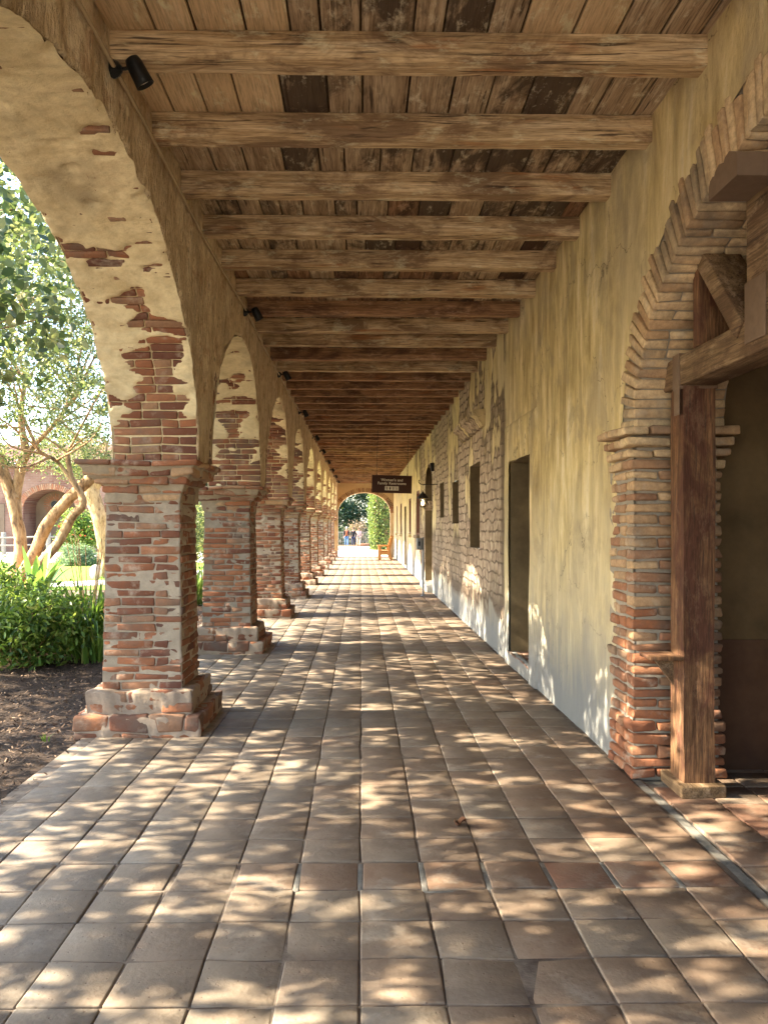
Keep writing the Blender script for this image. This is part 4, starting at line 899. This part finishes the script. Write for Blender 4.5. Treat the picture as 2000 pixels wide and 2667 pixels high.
def person(label, loc, rz, coat, trous, hair, sc=1.0, stride=.16, lean=.1, sc_=None, arm=.12, longhair=False):
    t = thing('person', label, 'person', loc, 'visitors at the far end of the walk', rz); t.scale = (sc,)*3
    V = [(0, 0, .92), (0, -.02-lean*.3, 1.12), (0, -lean*.7, 1.36), (0, -lean, 1.47), (0, -lean-.02, 1.52), (0, -lean-.045, 1.60), (0, -lean-.05, 1.70)]; Rr = [(.15, .11), (.14, .10), (.17, .10), .055, .05, .085, .07]; E = [(i, i+1) for i in range(6)]
    S = {}
    for s in (-1, 1):
        b = len(V); V += [(s*.10, 0, .86), (s*.10, -s*stride*.5-.03, .48), (s*.10, -s*stride*1.0+.03, .09), (s*.11, -s*stride-.12, .035)]; Rr += [.088, .058, .04, .035]; E += [(0, b), (b, b+1), (b+1, b+2), (b+2, b+3)]
        b = len(V); V += [(s*.185, -lean*.8, 1.39), (s*.24, .02+s*arm*.4-lean*.4, 1.12), (s*.25, s*arm-.10-lean*.3, .88), (s*.25, s*arm-.13-lean*.3, .81)]; Rr += [.055, .042, .028, .03]; E += [(2, b), (b, b+1), (b+1, b+2), (b+2, b+3)]; S[s] = b
        h = b+3; hx, hy, hz = V[h]
        for f in range(5):
            c = len(V); off = (-.03+.015*f) if f < 4 else -.045; ln_ = (.055, .065, .06, .045, .03)[f]
            V += [(hx, hy+off, hz-.045 if f < 4 else hz-.01), (hx-s*.012, hy+off*1.1-(.015 if f == 4 else 0), hz-.045-ln_ if f < 4 else hz-.05)]; Rr += [.010, .008]; E += [(h, c), (c, c+1)]
    skinmesh('body', skin, V, E, Rr, t)
    # head details
    hc = np.array([0, -lean-.055, 1.63]); m_ = MB()
    def ell(c, r_, k=0): 
        th = np.linspace(0, math.pi, 9); lathe(m_, [(max(.0005, math.sin(a)), -math.cos(a)) for a in th], (0, 0, 0), 12, k); V_, c_, u_ = m_.V[-1]; m_.V[-1] = (V_*np.array(r_)+np.array(c), c_, u_)
    for nm_, c_0, r_0, mt_ in (('nose', (0, -.092, -.005), (.013, .02, .022), skin), ('ear', (-.085, 0, 0), (.012, .02, .03), skin), ('ear', (.085, 0, 0), (.012, .02, .03), skin), ('mouth', (0, -.083, -.045), (.025, .008, .006), scarf), ('eye', (-.032, -.083, .022), (.012, .008, .007), jack), ('eye', (.032, -.083, .022), (.012, .008, .007), jack)):
        m_ = MB(); ell(hc+np.array(c_0), r_0); m_.build(nm_, mt_, t)
    m_ = MB(); ell(hc+[0, .018, .045], (.10, .105, .095)); 
    if longhair: ell(hc+[0, .055, -.05], (.095, .06, .14))
    m_.build('hair', hair, t)
    CV = [V[0][:2]+(.84,), V[1], V[2], V[3]]; CR = [(.19, .14), (.17, .13), (.20, .13), .07]; CE = [(0, 1), (1, 2), (2, 3)]
    for s in (-1, 1):
        b = len(CV); CV += [V[S[s]], V[S[s]+1], V[S[s]+2]]; CR += [.075, .062, .045]; CE += [(2, b), (b, b+1), (b+1, b+2)]
    skinmesh('jacket', coat, CV, CE, CR, t)
    TV = [(0, 0, .92)]; TR = [(.17, .13)]; TE = []
    for s in (-1, 1):
        b = len(TV); TV += [(s*.10, 0, .84), (s*.10, -s*stride*.5-.03, .48), (s*.10, -s*stride*1.0+.02, .12)]; TR += [.11, .08, .065]; TE += [(0, b), (b, b+1), (b+1, b+2)]
    skinmesh('trousers', trous, TV, TE, TR, t)
    for s in (-1, 1):
        m_ = MB(); boxes(m_, [(s*.105, -s*stride-.04, .04)], [(.05, .13, .045)], r=.035); m_.build('shoe', shoe, t)
    if sc_:
        m_ = MB(); tube(m_, [(-.09, -lean+.02, 1.45), (-.07, -lean-.13, 1.42), (-.05, -lean-.15, 1.25), (-.06, -lean-.12, .98)], .032, 8); tube(m_, [(-.09, -lean+.03, 1.45), (0, -lean+.08, 1.49), (.09, -lean+.03, 1.45), (.07, -lean-.13, 1.42), (.05, -lean-.15, 1.25), (.06, -lean-.12, 1.0)], .032, 8); m_.build('scarf', sc_, t)
    return t
person('grey haired person in black jacket, rust scarf and blue jeans walking towards us', (-1.18, 64.3, -.03), R(4), jack, jean, dgrey, .93, sc_=scarf, lean=.14)
person('person in black jacket and dark trousers, walking behind the one in the rust scarf', (-.62, 65.3, -.03), R(-6), jack, navy, brown, .90, stride=-.12, lean=.10)
person('person in pale pink shirt and light trousers, rightmost of the walkers', (-.18, 66.2, -.03), R(10), pale, khaki, brown, .88, stride=.10, lean=.04, longhair=True)
# ================================================================== RAILING and planter beyond the arch
fn = thing('railing', 'weathered picket railing in front of dark trees beyond the end arch', 'railing', (0, 68.5, 0))
m_ = MB()
for z in (.30, 1.10): box(m_, -4, 2.2, 68.47, 68.53, z, z+.06)
keepw(m_.build('rail', M['fencewood']), fn); pk = None
for i in range(34):
    m_ = MB(); box(m_, -.022, .022, -.02, .02, -.04, 1.16, r=.006)
    if pk is None: pk = m_.build('picket', M['fencewood'], fn); pk.location = (-3.9, -.06, 0)
    else: c = pk.copy(); col.objects.link(c); c.parent = fn; c.location = (-3.9+i*.18, -.06, 0)
m_ = MB(); box(m_, -.3, 1.2, 66.9, 67.3, -.04, .18, r=.02, jit=.02); tag(m_.build('planter_curb', M['brick']), 'low reddish planter curb in front of the picket railing', 'curb')
# ================================================================== VEGETATION
def tree(name, label, cat, base, trunks, crowns, nleaf, size, mat, ncl=200, sig=.28, group=None, shell=.25, clip=None, twigs=60, bark='bark', seed=0, dark=None, asp=.5, up=.3):
    t = thing(name, label, cat, base, group); B = np.array(base)
    if trunks:
        m_ = MB(); ends = []
        for pts, rad in trunks:
            P, rr = smoothpath(pts, 7, [q*1.12 for q in rad]); tube(m_, P, rr, 14, jit=.16, js=6, seed=seed); ends += [P[q] for q in range(len(P)//2, len(P), 2)]+[P[-1]]
        keepw(m_.build('trunk', M[bark]), t)
    C = []
    tot = sum(a[1][0]*a[1][1]*a[1][2] for a in crowns)
    for c, r_ in crowns:
        k = max(4, int(ncl*r_[0]*r_[1]*r_[2]/tot)); d = rng.normal(size=(k, 3)); d /= np.linalg.norm(d, axis=1, keepdims=True); q = (shell+(1-shell)*rng.random(k)**.5)[:, None]; C.append(np.array(c)+d*q*np.array(r_))
    C = np.concatenate(C)
    if clip is not None: C = C[clip(C)]
    w_ = rng.uniform(.4, 1.6, len(C)); w_ /= w_.sum(); ci = rng.choice(len(C), nleaf, p=w_); sg_ = sig*rng.uniform(.6, 1.4, len(C))
    P = C[ci]+rng.normal(size=(nleaf, 3))*sg_[ci][:, None]*np.array([1, 1, .75])
    if clip is not None: P = P[clip(P)]; 
    lv = MB(); tone = rng.random(len(C)); N = len(P); cc = np.clip(rng.random(N)*.7+.3*rng.random(N), 0, 1)[:, None]*np.ones((1, 3))
    leaves(lv, P, size, cols=cc, asp=.62 if size > .1 else asp, up=up); keepw(lv.build('crown', M[mat]), t)
    if twigs and trunks:
        m_ = MB(); ends = np.array(ends)
        for i in rng.choice(len(C), min(twigs, len(C)), replace=False):
            e = ends[rng.choice(np.argsort(((ends-C[i])**2).sum(1))[:7])]; mid = (e+C[i])/2+rng.normal(size=3)*.3; P2, r2 = smoothpath([e, mid, C[i]], 5, [.028, .016, .005]); tube(m_, P2, r2, 5, caps=False)
        keepw(m_.build('branches', M[bark]), t)
    return t
# view rays: x = -(px)/2050*Y
def at(px, py, Y): return np.array([(px-940)/2050*Y, Y, 1.6+(1372-py)/2050*Y])
Y0 = 17.5
tr = [([at(32, 1545, Y0), at(50, 1480, Y0), at(60, 1416, Y0), at(36, 1300, Y0), at(-2, 1195, Y0), at(-60, 1100, Y0)], [.15, .13, .12, .11, .10, .08]),
      ([at(58, 1400, Y0+.1), at(47, 1300, Y0+.1), at(62, 1210, Y0+.1), at(72, 1180, Y0+.1), at(60, 1090, Y0+.1), at(70, 1000, Y0+.3)], [.09, .10, .10, .09, .06, .04]),
      ([at(72, 1190, Y0+.1), at(105, 1150, Y0), at(150, 1100, Y0-.2), at(200, 1030, Y0-.3)], [.07, .05, .04, .03]),
      ([at(45, 1545, Y0-.2), at(62, 1500, Y0-.2), at(95, 1442, Y0-.3), at(125, 1370, Y0-.4), at(177, 1306, Y0-.5), at(252, 1235, Y0-.6)], [.13, .12, .12, .115, .11, .11]),
      ([at(76, 1560, Y0-.5), at(92, 1500, Y0-.6), at(112, 1465, Y0-.6), at(158, 1410, Y0-.7), at(192, 1345, Y0-.8), at(218, 1318, Y0-.9), at(214, 1285, Y0-.9), at(190, 1245, Y0-.9), at(180, 1180, Y0-.9)], [.11, .10, .095, .09, .085, .08, .06, .055, .04]),
      ([at(190, 1250, Y0-.9), at(150, 1200, Y0-1), at(105, 1180, Y0-1.2)], [.04, .035, .02]),
      ([at(47, 1300, Y0), at(0, 1160, Y0+.3), at(-50, 1000, Y0), at(60, 800, Y0-1)], [.06, .05, .04, .03])]
above = lambda P: (P[:, 2] > 1.6+.075*P[:, 1]+.25*np.sin(P[:, 1]*3+P[:, 0]*2)) & (P[:, 0] < -2.25)
tree('multi_trunk_tree', 'tan barked tree with several leaning trunks and one sawn off limb, on the garden lawn', 'tree', (-7.7, Y0, 0), tr,
     [((-7.6, 16.6, 6.0), (3.3, 4.0, 3.4)), ((-5.2, 14.5, 5.2), (1.9, 3.0, 2.1))], 60000, .072, 'leaf', 2300, .085, clip=above, twigs=70)
trb = [([(-8.6, 8.5, 0), (-8.3, 8.6, 1.2), (-8.7, 8.3, 2.6), (-8.0, 8.0, 4.2)], [.17, .14, .12, .07]), ([(-8.5, 8.5, .9), (-7.7, 9.3, 2.6), (-6.6, 9.6, 4.2)], [.11, .09, .05])]
cb = lambda P: above(P) & (P[:, 2] > 2.2) & ((P[:, 1] > 3.2) | (P[:, 0] < -3.0))
tree('leafy_tree', 'leafy tree reaching over the mulch bed towards the nearest arch', 'tree', (-8.6, 8.5, 0), trb, [((-6.6, 8.6, 5.0), (3.4, 4.4, 2.6)), ((-4.0, 6.6, 4.0), (1.5, 2.2, 1.5))], 23500, .115, 'leaf', 1300, .11, clip=cb, twigs=80)
trc = [([(-8.4, .5, 0), (-8.3, .6, 1.6), (-7.6, .5, 3.6)], [.18, .14, .08])]
tree('leafy_tree', 'leafy tree outside the arch beside the camera, beyond the left edge', 'tree', (-8.4, .5, 0), trc, [((-6.6, 2.0, 4.8), (3.2, 3.6, 2.5))], 22000, .115, 'leaf', 1200, .11, clip=cb, twigs=40)
# second tree with furrowed trunk
Y1 = 25.5
trd = [([at(272, 1500, Y1), at(277, 1455, Y1), at(268, 1400, Y1), at(262, 1345, Y1), at(245, 1290, Y1), at(240, 1240, Y1), at(215, 1150, Y1)], [.17, .14, .17, .22, .22, .15, .10]), ([at(245, 1300, Y1), at(262, 1240, Y1), at(280, 1150, Y1)], [.12, .10, .07])]
tree('furrowed_tree', 'tree with pale deeply furrowed trunk behind the nearest pier', 'tree', (-8.3, Y1, 0), trd, [((-8.9, 25.3, 3.9), (1.6, 1.0, 1.0))], 6000, .08, 'leaf', 60, .2, clip=lambda P: P[:, 2] > 3.0, twigs=30)
# garden shrubs
def shrub(name, label, cat, c, r_, n, size, mat, stems=20, up=.3, asp=.5, grp=None, shell=.2, ncl=60, sig=.12, zmin=0.0):
    t = thing(name, label, cat, (c[0], c[1], 0), grp); d = rng.normal(size=(ncl, 3)); d /= np.linalg.norm(d, axis=1, keepdims=True); C = np.array(c)+d*(shell+(1-shell)*rng.random((ncl, 1))**.5)*np.array(r_); C = C[C[:, 2] > zmin]
    ci = rng.integers(0, len(C), n); P = C[ci]+rng.normal(size=(n, 3))*sig; P = P[P[:, 2] > max(zmin, 0)]; m_ = MB(); leaves(m_, P, size, cols=rng.random((len(P), 1))*np.ones((1, 3)), up=up, asp=asp); keepw(m_.build('foliage', M[mat]), t)
    if stems:
        m_ = MB()
        for i in range(stems):
            e = C[rng.integers(len(C))]; b = np.array([c[0]+rng.normal()*.12, c[1]+rng.normal()*.12, 0]); P2, r2 = smoothpath([b, (b+e)/2+rng.normal(size=3)*.08, e], 4, [.012, .008, .003]); tube(m_, P2, r2, 5, caps=False)
        keepw(m_.build('stems', M['bark']), t)
    return t
shrub('leafy_shrub', 'bright green leafy shrub at the left edge of the mulch bed', 'shrub', (-4.05, 9.3, .42), (.80, .65, .42), 6000, .082, 'shrub', 60, ncl=120, sig=.12, asp=.40)
shrub('leafy_shrub', 'taller light green shrub partly cut off by the left edge', 'shrub', (-5.3, 10.9, .50), (.8, .7, .52), 4800, .082, 'shrub', 30, ncl=90, sig=.12, asp=.42)
def straps(label, c, n, L, mat, wd=.018, seed=0, name='strap_leaf_clump', flower=0, spread=.25, stiff=.5, cat='plant'):
    t = thing(name, label, cat, (c[0], c[1], 0)); m_ = MB()
    for i in range(n):
        a = rng.uniform(0, 6.28); l = L*rng.uniform(.6, 1.15); r0 = spread*math.sqrt(rng.random()); b = np.array([c[0]+r0*math.cos(a), c[1]+r0*math.sin(a), 0]); a += rng.normal()*.5; out = rng.uniform(.25, 1.0)*(1-stiff*.7); pts = []
        for s in np.linspace(0, 1, 8): pts.append(b+np.array([math.cos(a)*l*out*s**1.3, math.sin(a)*l*out*s**1.3, l*(s-out*.75*s**2.6)]))
        pts = np.array(pts); sd_ = np.array([-math.sin(a), math.cos(a), 0]); ww = wd*np.array([.8, 1, 1, 1, .95, .8, .5, .08])[:, None]; P = np.stack([pts-sd_*ww, pts-[0, 0, 1]*ww*.25, pts+sd_*ww], 1); grid(m_, P, 8, 3, c=np.ones((24, 3))*rng.random())
    keepw(m_.build('leaves', M[mat]), t)
    if flower:
        m_ = MB()
        for i in range(flower):
            a = rng.uniform(0, 6.28); b = np.array([c[0], c[1], 0]); e = b+[.3*math.cos(a), .3*math.sin(a), L*rng.uniform(1.1, 1.4)]; tube(m_, smoothpath([b, (b+e)/2, e], 4), .005, 5)
        keepw(m_.build('stalks', M['bark']), t)
    return t
straps('dense clump of dark green arching strap leaves beside the nearest brick pier', (-3.55, 10.3), 460, 1.15, 'strapleaf', .014, flower=12, spread=.38, stiff=.1)
straps('clump of strap leaves growing between the leafy shrub and the taller clump', (-4.35, 10.9), 260, 1.0, 'strapleaf', .014, spread=.4, stiff=.1)
straps('low bright green strap leaf tuft at the foot of the dark clump', (-3.2, 9.5), 130, .45, 'shrub', .010, spread=.3)
straps('broad pointed light green leaves of an agave rising behind the shrubs', (-5.95, 14.5), 16, 1.35, 'agave', .10, name='agave', spread=.12, stiff=.75)
straps('spiky yellow green grass tuft seen between the first two piers', (-3.45, 16.2), 200, 1.0, 'shrub', .012, spread=.25, name='grass_tuft')
for x, y in ((-2.35, 5.9), (-2.55, 5.15), (-2.3, 4.95)):
    straps({5.9: 'small green weed in the mulch close to the nearest pier base', 5.15: 'small green weed in the mulch, farthest from the paving', 4.95: 'small green weed in the mulch nearest the camera'}[y], (x, y), 9, .09, 'shrub', .004, name='weed', spread=.03)['group'] = 'small weeds in the mulch'
shrub('rosemary_mound', 'rounded grey green rosemary mound on the lawn', 'shrub', (-12.0, 33.5, .15), (1.05, .8, .62), 9000, .10, 'rosemary', 0, ncl=160, sig=.09, asp=.3)
fb = shrub('flowering_bush', 'yellow green bush with red flowers in front of the far building', 'bush', (-13.4, 38, 1.35), (1.0, .9, 1.05), 6500, .13, 'shrub', 14, ncl=90, sig=.16)
m_ = MB(); d = rng.normal(size=(70, 3)); d /= np.linalg.norm(d, axis=1, keepdims=True); leaves(m_, np.array([-13.4, 38, 1.3])+d*np.array([1.1, 1, 1.1]), .14, cols=rng.random((70, 1))*np.ones((1, 3)), asp=.9); keepw(m_.build('flowers', M['flower']), fb)
shrub('leafy_shrub', 'dense green shrub seen in the gap between the first two piers', 'shrub', (-6.4, 27.5, 1.2), (1.0, 1.2, 1.3), 5000, .12, 'leaf', 10, ncl=80, sig=.2)
shrub('leafy_shrub', 'tall pale shrub farther back behind the second pier', 'shrub', (-6.9, 36, 1.5), (1.3, 1.5, 1.6), 6000, .14, 'leaf', 10, ncl=90, sig=.25)
trk = lambda x, y, h: [([(x, y, 0), (x+.1, y, h*.5), (x, y, h)], [.25, .2, .1])]
tree('background_tree', 'large green tree closing the gap behind the arcade piers', 'tree', (-12.5, 58, 0), trk(-12.5, 58, 5), [((-12.5, 58, 6.5), (4.2, 3.5, 5.0))], 16000, .24, 'leaf', 120, .6, twigs=20)
tree('background_tree', 'dark tree behind the far building roof at left', 'tree', (-24, 66, 0), trk(-24, 66, 5), [((-24, 66, 5.5), (5, 4, 3.6))], 9000, .3, 'darkleaf', 90, .7, twigs=10)
# beyond the end arch
for i, (x, y, rx_, h, lb) in enumerate(((-3.9, 76, 3.0, 6.2, 'dark green tree at the left of the view through the end arch'), (-.3, 78, 2.8, 6.8, 'dark green tree in the middle of the view through the end arch'), (3.4, 77, 2.6, 6.0, 'dark green tree behind the ivy column'))):
    tree('background_tree', lb, 'tree', (x, y, 0), trk(x, y, 3), [((x, y, h*.52), (rx_, 1.8, h*.55))], 12000, .20, 'darkleaf', 150, .38, group='trees beyond the end arch', twigs=10)
shrub('dry_bush', 'bare pinkish tan bush behind the walkers', 'bush', (-.35, 70.2, 1.25), (1.0, .4, .8), 900, .14, 'dryleaf', 30, ncl=60, sig=.2)
shrub('leafy_shrub', 'low dark shrub behind the picket railing', 'shrub', (-1.6, 71.2, .6), (2.6, .5, .9), 4500, .13, 'darkleaf', 10, ncl=90, sig=.22)
# ivy covered column
iv = thing('ivy_column', 'tall clipped column of ivy, sunlit on its left side, beyond the end arch', 'ivy', (1.55, 55, 0))
m_ = MB(); box(m_, .95, 3.0, 54.6, 56.6, -.1, 5.2, r=.2, jit=.3, js=1.5); keepw(m_.build('core', M['bark']), iv)
N = 15000; m_ = MB(); u = rng.random(N); zz = rng.uniform(0, 5.4, N); ps = rng.random(N)
P = np.where((u < .55)[:, None], np.stack([.8+2.3*ps, 54.45+.12*rng.normal(size=N), zz], 1), np.stack([.80+.13*rng.normal(size=N), 54.5+2.2*ps, zz], 1)); P[:, :2] += .18*(fbm(P, 1.3, 3)[:, None]-.5)*[1.5, 1]
P[:, 0] += .15*np.exp(-P[:, 2]*1.2); leaves(m_, P, .11, cols=rng.random((N, 1))*np.ones((1, 3)), asp=.8, up=.1); keepw(m_.build('ivy_leaves', M['ivy']), iv)
# ================================================================== FAR GARDEN: fence, building
rfn = thing('rail_fence', 'weathered grey post and rail fence in front of the far building', 'fence', (-21, 46, 0))
for i in range(6):
    x = -20.75-2.6+i*2.6; m_ = MB(); box(m_, x-.11, x+.11, 45.9, 46.12, -.05, 1.28, r=.03, jit=.03); keepw(m_.build('fence_post', M['fencewood']), rfn)
for z in (.55, 1.0):
    m_ = MB(); tube(m_, [(x, 45.95+.03*math.sin(x), z+.03*math.sin(x*1.3)) for x in np.arange(-24, -10, .8)], .05, 8); keepw(m_.build('fence_rail', M['fencewood']), rfn)
m_ = MB(); box(m_, -10.9, -10.72, 32.9, 33.05, -.03, .62, r=.02, jit=.01); tag(m_.build('short_post', M['fencewood']), 'short grey post in front of the rosemary mound', 'post')
m_ = MB(); lathe(m_, [(.001, -.08), (.14, -.07), (.19, 0), (.19, .03), (.16, .07), (.001, .08)], (0, 0, 0), 20); V_, c_, u_ = m_.V[0]; m_.V[0] = (np.stack([V_[:, 0], V_[:, 2], V_[:, 1]*1.25], 1)+[-8.15, 24.3, .2], c_, u_)
tag(m_.build('millstone', M['path']), 'round pale stone leaning at the foot of the furrowed tree', 'stone')
fbld = thing('mission_building', 'far brick building with arched recess, round window and red tiled roof', 'building', (-19, 52, 0))
def fx(px): return (px-940)/2050*52
def fz(py): return 1.6+(1372-py)/2050*52
ax0, ax1 = fx(66), fx(200); acx = (ax0+ax1)/2; ahw = (ax1-ax0)/2; azs = fz(1325); arh = fz(1275)-azs
m_ = MB(); xs = acx-ahw*np.cos(np.linspace(0, math.pi, 30)); top = 5.7
for X, z0 in ((np.array([-36, ax0]), np.array([-.1, -.1])), (xs, azs+arh*np.sqrt(np.clip(1-((xs-acx)/ahw)**2, 0, 1))), (np.array([ax1, -11.0]), np.array([-.1, -.1]))):
    P = np.array([[(x, 52, zz*(1-t)+top*t) for t in (0, .5, 1)] for x, zz in zip(X, z0)]); grid(m_, P, len(X), 3, flip=True)
P = np.array([[(x, y, zz) for y in (52, 54)] for x, zz in [(ax0, -.1)]+[(x, azs+arh*math.sqrt(max(0, 1-((x-acx)/ahw)**2))) for x in xs]+[(ax1, -.1)]]); grid(m_, P, 32, 2, flip=True)
keepw(m_.build('facade', M['farbrick'], smooth=False), fbld)
m_ = MB(); box(m_, ax0-.5, ax1+.5, 54, 54.3, -.1, 5.4); keepw(m_.build('recess_wall', M['farplaster']), fbld)
m_ = MB(); box(m_, -36, ax0-1.2, 51.93, 51.997, -.1, 3.1, r=.02, jit=.05, js=1); keepw(m_.build('plaster_patch', M['farplaster']), fbld)
m_ = MB(); box(m_, -36, -11, 52.05, 60, top-.3, top); box(m_, -36, -11, 59.9, 60, -.1, top); box(m_, -11.1, -11, 52.05, 60, -.1, top); keepw(m_.build('rear_walls', M['farplaster']), fbld)
m_ = MB(); P = []
xx = np.linspace(-36.4, -10.6, 420)
P = np.array([[(x, 51.4+5*t, top+1.7*t+.05*abs(math.sin(x*9))) for t in (0, .33, .66, 1)] for x in xx]); grid(m_, P, len(xx), 4, flip=True); box(m_, -36.4, -10.6, 51.42, 51.5, top-.12, top+.02); keepw(m_.build('roof', M['rooftile'], smooth=False), fbld)
m_ = MB(); cx, cz = fx(147), fz(1314); cx = (147-940)/2050*54; cz = 1.6+(1372-1314)/2050*54
V = [(cx+r_*math.cos(a), 53.97, cz+r_*math.sin(a)) for a in np.linspace(0, 2*math.pi, 24, endpoint=False) for r_ in (.01, .24)]; m_.add(V, [[2*i, 2*i+1, (2*i+3) % 48, (2*i+2) % 48] for i in range(24)][::1]); w_o = keepw(m_.build('round_window', M['bluegrey'], smooth=False), fbld)
m_ = MB(); tube(m_, [(cx+.25*math.cos(a), 53.95, cz+.25*math.sin(a)) for a in np.linspace(0, 2*math.pi, 25)], .04, 6, caps=False); box(m_, cx-.02, cx+.02, 53.93, 53.96, cz-.24, cz+.24); box(m_, cx-.24, cx+.24, 53.93, 53.96, cz-.02, cz+.02); o = m_.build('window_frame', M['fencewood']); o.parent = w_o; o.matrix_parent_inverse = w_o.matrix_parent_inverse.copy()
m_ = MB(); cen = []; Rs = []
for a in np.linspace(0, 2*math.pi, 26, endpoint=False): cen.append((cx+.55*math.cos(a), 53.985, cz+.55*math.sin(a))); Rs.append([[math.cos(a), 0, -math.sin(a)], [0, 1, 0], [math.sin(a), 0, math.cos(a)]])
boxes(m_, cen, (.20, .01, .035), np.array(Rs), r=.01, cols=(.35,)*3); keepw(m_.build('sunburst_bricks', M['brick']), fbld)
m_ = MB(); x0, x1 = (60-940)/2050*54, (82-940)/2050*54; box(m_, x0, x1, 53.9, 53.99, fz(1392), fz(1338)); dd = keepw(m_.build('doorway', M['bluegrey']), fbld)
m_ = MB(); box(m_, x0-.2, x1+.2, 53.85, 53.99, fz(1338)+.01, fz(1331)+.05); keepw(m_.build('lintel', M['oldwood']), fbld)
m_ = MB(); cen = []; Rs = []
for a in np.linspace(.15, math.pi-.15, 40):
    n = np.array([math.cos(a)/ahw, 0, math.sin(a)/arh]); n /= np.linalg.norm(n); cen.append(np.array([acx+ahw*math.cos(a), 51.99, azs+arh*math.sin(a)])+n*.2); Rs.append(np.stack([[n[2], 0, -n[0]], [0, 1, 0], n], 1))
boxes(m_, cen, (.05, .02, .19), np.array(Rs), r=.01, cols=np.clip(bri(40)*.4+.3, 0, 1)); keepw(m_.build('arch_bricks', M['brick']), fbld)

m_ = MB(); Vv = []
P = np.array([[(.53+.032*u, 4.2+.03*v*math.sin(math.pi*(u+1)/2)**.7, .010+.018*v*v+.01*u*u+.012*math.sin(3*u)) for v in np.linspace(-1, 1, 7)] for u in np.linspace(-1, 1, 9)]); grid(m_, P, 9, 7, flip=True)
M['leafbrown'] = mat_plain('curled_brown_leaf', (.08, .035, .02), (.15, .07, .035), 20); tag(m_.build('fallen_leaf', M['leafbrown']), 'curled dry brown leaf lying on the floor tiles in the middle of the walk', 'leaf')
